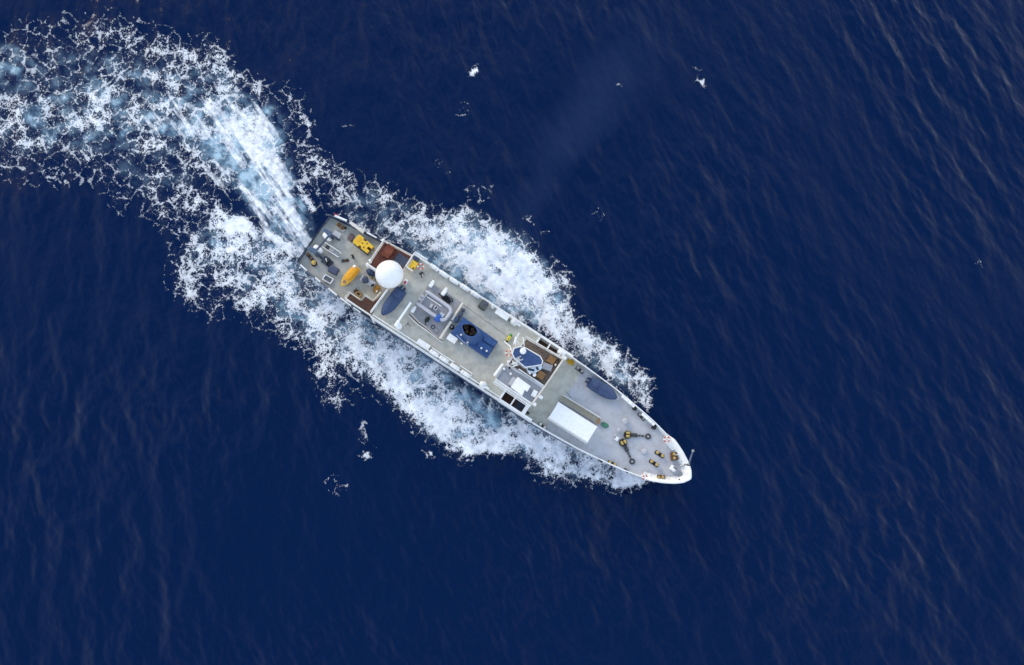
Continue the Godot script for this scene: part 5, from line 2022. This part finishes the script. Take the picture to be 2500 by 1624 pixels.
	lifebuoy(1242, 862, Y_TOP + 0.2, "lifebuoy on the aft edge of the bridge top")

# ---------------------------------------------------------------- foredeck
func build_foredeck() -> void:
	var along := Vector2(0.84, 0.545)
	var s := st()
	# shipping container
	var o := thing("shipping_container", "white twenty foot shipping container lashed on the foredeck", "container", 1394, 1035, Y_FORE, Vector2(0.842, 0.54))
	s = st()
	box(s, Vector3(0, 1.3, 0), Vector3(5.96, 2.5, 2.34), 0, 0.02)
	part("body", s, white(), o)
	s = st()
	box(s, Vector3(0, 2.565, 0), Vector3(6.0, 0.05, 2.38), 0, 0.02)
	part("roof", s, paint("container roof", Color(0.82, 0.82, 0.82), 0.5, 0.06, 0.4), o)
	for z in [-1.19, 1.19]:
		for y in [0.1, 2.46]:
			s = st()
			box(s, Vector3(0, y, z), Vector3(6.06, 0.16, 0.08), 0, 0.01)
			part("rail", s, white(), o)
		for k in 20:
			s = st()
			box(s, Vector3(-2.8 + k * 0.295, 1.28, z), Vector3(0.15, 2.2, 0.06), 0, 0.02)
			part("corrugation", s, white(), o)
	for x in [-3.0, 3.0]:
		for z in [-1.17, 1.17]:
			s = st()
			box(s, Vector3(x, 1.3, z), Vector3(0.12, 2.6, 0.12), 0, 0.01)
			part("corner_post", s, white(), o)
	for z in [-0.58, 0.58]:
		s = st()
		box(s, Vector3(3.01, 1.3, z), Vector3(0.05, 2.3, 1.1), 0, 0.01)
		var door := part("door", s, white(), o)
		s = st()
		tube(s, [Vector3(3.06, 0.2, z * 0.6), Vector3(3.06, 2.4, z * 0.6)], 0.02, 5)
		part("lock_bar", s, mid_grey(), door)
	# gangway beside it
	o = thing("stowed_gangway", "tan gangway stowed flat between container and navy covered boat", "gangway", 1415, 1001, Y_FORE, Vector2(0.855, 0.52))
	var wood := paint("gangway tan", Color(0.36, 0.325, 0.25), 0.75, 0.15, 0.8)
	for k in 20:
		s = st()
		box(s, Vector3(-2.85 + k * 0.3, 0.35, 0), Vector3(0.285, 0.06, 0.72), 0, 0.01)
		part("tread", s, wood, o)
	for z in [-0.42, 0.42]:
		s = st()
		box(s, Vector3(0, 0.36, z), Vector3(6.1, 0.3, 0.1), 0, 0.02)
		part("side_beam", s, cream() if z < 0 else mid_grey(), o)
	s = st()
	tube(s, [Vector3(-2.8, 0.75, -0.47), Vector3(2.9, 0.75, -0.47)], 0.045)
	for k in 6:
		tube(s, [Vector3(-2.7 + k * 1.1, 0.5, -0.47), Vector3(-2.7 + k * 1.1, 0.75, -0.47)], 0.03, 5)
	part("handrail", s, white(), o)
	s = st()
	box(s, Vector3(2.95, 0.4, 0.1), Vector3(0.3, 0.3, 0.75), 0, 0.04)
	part("end_roller", s, tan_wood(), o)
	for x in [-2.6, 2.4]:
		s = st()
		box(s, Vector3(x, 0.1, 0), Vector3(0.2, 0.2, 0.95))
		part("trestle", s, rust(), o)
	# green netting
	o = thing("green_net", "folded green net at the end of the tan gangway", "net", 1477, 1038, Y_FORE, Vector2(0.85, 0.52))
	s = st()
	blob(s, Vector3.ZERO, Vector3(1.0, 0.3, 0.75), 41, 0.3, 14)
	part("heap", s, green(), o)
	for k in 3:
		s = st()
		tube(s, [Vector3(-0.4, 0.22, -0.2 + 0.2 * k), Vector3(0, 0.32, -0.22 + 0.22 * k), Vector3(0.4, 0.22, -0.2 + 0.18 * k)], 0.05, 6)
		part("rolled_edge", s, paint("pale green", Color(0.12, 0.30, 0.20), 0.85, 0.2, 1.2), o)
	# yellow rope
	o = thing("yellow_rope_coil", "flat coil of yellow rope by the port bulwark", "rope", 1393, 884, Y_FORE, Vector2(0.84, 0.545))
	for k in 4:
		s = st()
		torus(s, Vector3(0, 0.05 + 0.02 * k, 0), 0.48 - 0.11 * k, 0.06, 0.72)
		part("turn", s, paint("rope yellow", Color(0.55, 0.33, 0.03), 0.85, 0.25, 1.5), o)
	# bollards and fairlead pads
	bollards(1415, 904, Y_FORE, Vector2(0.8, 0.6), dark_steel(), paint("pale bollard", Color(0.28, 0.26, 0.24), 0.6))
	bollards(1324, 1041, Y_FORE, Vector2(0.8, 0.6), dark_steel(), cream())
	bollards(1566, 1018, Y_FORE, Vector2(0.68, 0.73), dark_steel(), paint("pale bollard", Color()))
	bollards(1494, 1132, Y_FORE, Vector2(0.9, 0.42), dark_steel(), gold())
	bollards(1610, 1109.5, Y_FORE, Vector2(0.84, 0.545), black(), gold(), "yellow_bollard", 1.1)
	bollards(1596, 1131, Y_FORE, Vector2(0.84, 0.545), black(), gold(), "yellow_bollard", 1.1)
	for k in [[1550, 997, 0.55, 0.5], [1597, 1043, 0.6, 0.55], [1466, 1124, 0.75, 0.3], [1529, 1149, 0.75, 0.3], [1297, 1029, 0.6, 0.3], [1289, 1008, 0.4, 0.25]]:
		s = st()
		var c := loc(k[0], k[1], Y_FORE + 0.4)
		var yaw := 0.25 if k[1] < 1050 and k[0] > 1500 else -0.1
		box(s, Vector3(c.x, Y_FORE + 0.25, c.z), Vector3(k[2], 0.5, k[3]), yaw, 0.04)
		var r := part("fairlead", s, black(), ship)
		s = st()
		tube(s, [Vector3(c.x - 0.2, Y_FORE + 0.52, c.z), Vector3(c.x + 0.2, Y_FORE + 0.52, c.z)], 0.05, 6)
		part("roller", s, dark_steel(), r)
	for k in [[1646, 1114, 1.05, 0.85, 0.95], [1613, 1166, 1.15, 0.65, -0.55]]:
		s = st()
		var c := loc(k[0], k[1], Y_FORE + 0.5)
		var yaw := -k[4] as float
		box(s, Vector3(c.x, Y_FORE + 0.3, c.z), Vector3(k[2], 0.6, k[3]), yaw, 0.04)
		var r := part("roller_fairlead", s, rust(), ship)
		for x in [-0.27, 0.27]:
			s = st()
			lathe(s, Vector3(c.x, Y_FORE + 0.6, c.z) + Basis(Vector3.UP, yaw) * Vector3(x, 0, 0), [[0.2, 0], [0.2, 0.12], [0.12, 0.2], [0, 0.21]], 10)
			part("roller", s, gold(), r)
	# windlasses with their chains
	for k in [[1532, 1062, Vector2(1582, 1066), "windlass"], [1521, 1081, Vector2(1543, 1127), "windlass"]]:
		var p := loc(k[0], k[1], Y_FORE)
		var q := loc(k[2].x, k[2].y, Y_FORE)
		var d := (q - p).normalized()
		var side := Vector3(-d.z, 0, d.x)
		var yaw := atan2(-d.z, d.x)
		s = st()
		lathe(s, p, [[0.54, 0], [0.54, 0.25], [0.44, 0.32]], 18)
		var w := part(k[3], s, paint("windlass black", Color(0.03, 0.024, 0.018), 0.5, 0.3, 1.0), ship)
		for z in [-0.22, 0.22]:
			s = st()
			capsule(s, p + side * z + Vector3(0, 0.6, 0) - d * 0.1, p + side * z + Vector3(0, 0.6, 0) + d * 0.1, 0.18)
			part("yellow_brake", s, gold(), w)
		s = st()
		box(s, p + d * 0.85 + Vector3(0, 0.2, 0), Vector3(0.95, 0.4, 0.5), yaw, 0.1)
		part("chain_stopper", s, dark_steel(), w)
		var n := int((q - p).length() / 0.2)
		for j in range(2, n - 1):
			s = st()
			var c := p + d * (0.2 * j) + Vector3(0, 0.18, 0)
			box(s, c, Vector3(0.26, 0.1 if j % 2 == 0 else 0.22, 0.26 if j % 2 == 0 else 0.1), yaw, 0.04)
			part("chain_link", s, dark_steel(), w)
		s = st()
		torus(s, q + Vector3(0, 0.14, 0), 0.3, 0.1)
		part("hawse_rim", s, dark_steel(), w)
		s = st()
		lathe(s, q, [[0.24, 0], [0.24, 0.1], [0, 0.11]], 14)
		part("hawse_cover", s, cream(), w)
	# vents and hatches
	for k in [[1526, 1028, 0.42, 0], [1573, 1102, 0.36, 1]]:
		s = st()
		var c := loc(k[0], k[1], Y_FORE + 0.3)
		c.y = Y_FORE
		if k[3] == 0:
			lathe(s, c, [[0.25, 0], [0.25, 0.35], [0.44, 0.4], [0.4, 0.55], [0.2, 0.66], [0, 0.68]], 16)
		else:
			lathe(s, c, [[0.42, 0], [0.42, 0.3], [0.38, 0.36], [0, 0.37]], 6)
		part("deck_vent", s, fore_grey(), ship)
	for k in [[1510, 1050, 0.3, 0.4], [1502, 1063, 0.24, 0.22]]:
		s = st()
		var c := loc(k[0], k[1], Y_FORE + 0.2)
		lathe(s, Vector3(c.x, Y_FORE, c.z), [[k[2] * 0.6, 0], [k[2] * 0.6, k[3]], [k[2], k[3] + 0.04], [k[2] * 0.8, k[3] + 0.14], [0, k[3] + 0.16]], 10)
		part("air_pipe", s, pale_grey(), ship)
	o = locker_small("small_white_box", "small white box beside the black and yellow windlasses", 1505.5, 1072, 0.5, 0.4, 0.4)
	o = thing("white_winch_seat", "white notched pedestal seat at the foot of the bow staff", "pedestal", 1642, 1145, Y_FORE, Vector2(0.84, 0.545))
	s = st()
	box(s, Vector3(0, 0.35, 0.12), Vector3(0.85, 0.7, 0.38), 0, 0.05)
	box(s, Vector3(-0.26, 0.36, -0.18), Vector3(0.34, 0.72, 0.36), 0, 0.05)
	part("pedestal", s, white(), o)
	s = st()
	box(s, Vector3(0.3, 0.74, 0.12), Vector3(0.18, 0.06, 0.25), 0, 0.02)
	part("cap", s, pale_grey(), o)
	s = st()
	var g0 := pts([[1656, 1160], [1664, 1152], [1667, 1160], [1658, 1168]], Y_FORE + 0.3)
	prism(s, g0, Y_FORE, Y_FORE + 0.3)
	part("step_grating", s, mid_grey(), ship)
	# bow staff with its boom
	o = thing("bow_staff", "grey steel staff with a short boom overhanging the bow", "staff", 1650, 1144, Y_FORE, Vector2(0.9, -0.3))
	var inv := o.transform.affine_inverse()
	s = st()
	tube(s, [Vector3(0, 0, 0), inv * at(1684, 1131, 10.4)], 0.09, 8, 0.06)
	part("staff", s, mid_grey(), o)
	s = st()
	tube(s, [inv * at(1683, 1128, 10.2), inv * at(1692, 1101, 10.4)], 0.13, 8, 0.09)
	part("boom", s, paint("boom grey", Color(0.10, 0.125, 0.18), 0.6), o)
	s = st()
	box(s, inv * at(1692, 1101, 10.45), Vector3(0.32, 0.26, 0.32), 0, 0.05)
	part("boom_head", s, mid_grey(), o)
	s = st()
	tube(s, [inv * at(1671, 1134, 8.6), inv * at(1686, 1137, 8.2)], 0.1, 6)
	part("bracket", s, dark_steel(), o)
	# buoys and stowed white gear on the bulwark
	lifebuoy(1628, 1073, Y_FORE + 1.1, "lifebuoy on the port bow bulwark")
	lifebuoy(1575, 1166, Y_FORE + 1.0, "lifebuoy on the starboard bow bulwark", 0.3)
	o = thing("rolled_awning", "long white rolled awning lashed along the port bulwark", "awning", 1533, 980, Y_FORE + 0.9, Vector2(0.76, 0.65))
	s = st()
	tube(s, [Vector3(-1.1, 0.1, 0), Vector3(-0.5, 0.12, 0), Vector3(0.4, 0.12, 0), Vector3(1.1, 0.1, 0)], 0.2, 8)
	part("roll", s, white(), o)
	for x in [-0.7, 0.0, 0.7]:
		s = st()
		tube(s, [Vector3(x - 0.02, 0.11, 0), Vector3(x + 0.02, 0.11, 0)], 0.215, 8)
		part("lashing", s, pale_grey(), o)
	o = copy(o, "rolled_awning", "white rolled awning on the port bulwark near the black fairlead", "")
	place(o, 1582, 1024, Y_FORE + 0.9, Vector2(0.74, 0.67))
	s = st()
	tube(s, pts([[1482, 938], [1498, 950], [1511, 970], [1508, 976]], Y_FORE + 0.4), 0.05, 6)
	part("boat_guard_rail", s, white(), ship)
	o = thing("thin_deck_hose", "thin dark hose trailing over the grey foredeck", "hose", 1390, 965, Y_FORE, along)
	s = st()
	inv = o.transform.affine_inverse()
	tube(s, [inv * at(1381, 955, Y_FORE + 0.03), inv * at(1388, 963, Y_FORE + 0.03), inv * at(1396, 972, Y_FORE + 0.03)], 0.03, 5)
	part("hose", s, mid_grey(), o)

func locker_small(called: String, label: String, px: float, py: float, l: float, w: float, h: float) -> Node3D:
	var o := thing(called, label, "box", px, py, Y_FORE, Vector2(0.55, -0.83))
	var s := st()
	box(s, Vector3(0, h / 2, 0), Vector3(l, h, w), 0, 0.03)
	part("body", s, white(), o)
	s = st()
	box(s, Vector3(0, h + 0.02, 0), Vector3(l + 0.04, 0.04, w + 0.04), 0, 0.015)
	part("lid", s, white(), o)
	return o

# ---------------------------------------------------------------- thin exhaust haze drifting to leeward
func build_smoke() -> void:
	var rng := RandomNumberGenerator.new()
	rng.seed = 61
	for i in 22:
		var t := i / 21.0
		var px := lerpf(1195.0, 1540.0, pow(t, 1.1)) + rng.randf_range(-26, 26)
		var py := lerpf(680.0, 130.0, t) + rng.randf_range(-20, 20)
		var wide := lerpf(4.0, 9.5, t) * rng.randf_range(0.7, 1.3)
		var k := [px, py, wide * rng.randf_range(1.2, 2.0), wide, wide * 0.6, 0.011 / wide * rng.randf_range(0.5, 1.3)]
		var v := FogVolume.new()
		v.name = numbered("exhaust_haze")
		v.shape = RenderingServer.FOG_VOLUME_SHAPE_ELLIPSOID
		v.size = Vector3(k[2], k[4], k[3])
		var m := FogMaterial.new()
		m.density = k[5]
		m.albedo = Color(0.6, 0.72, 0.95)
		v.material = m
		add_child(v)
		v.position = at(k[0], k[1], 16.0)
		v.rotation.y = 0.95 + rng.randf_range(-0.5, 0.5)
		v.set_meta("kind", "stuff")
		v.set_meta("label", "thin pale exhaust haze drifting over the water")
		v.set_meta("category", "haze")
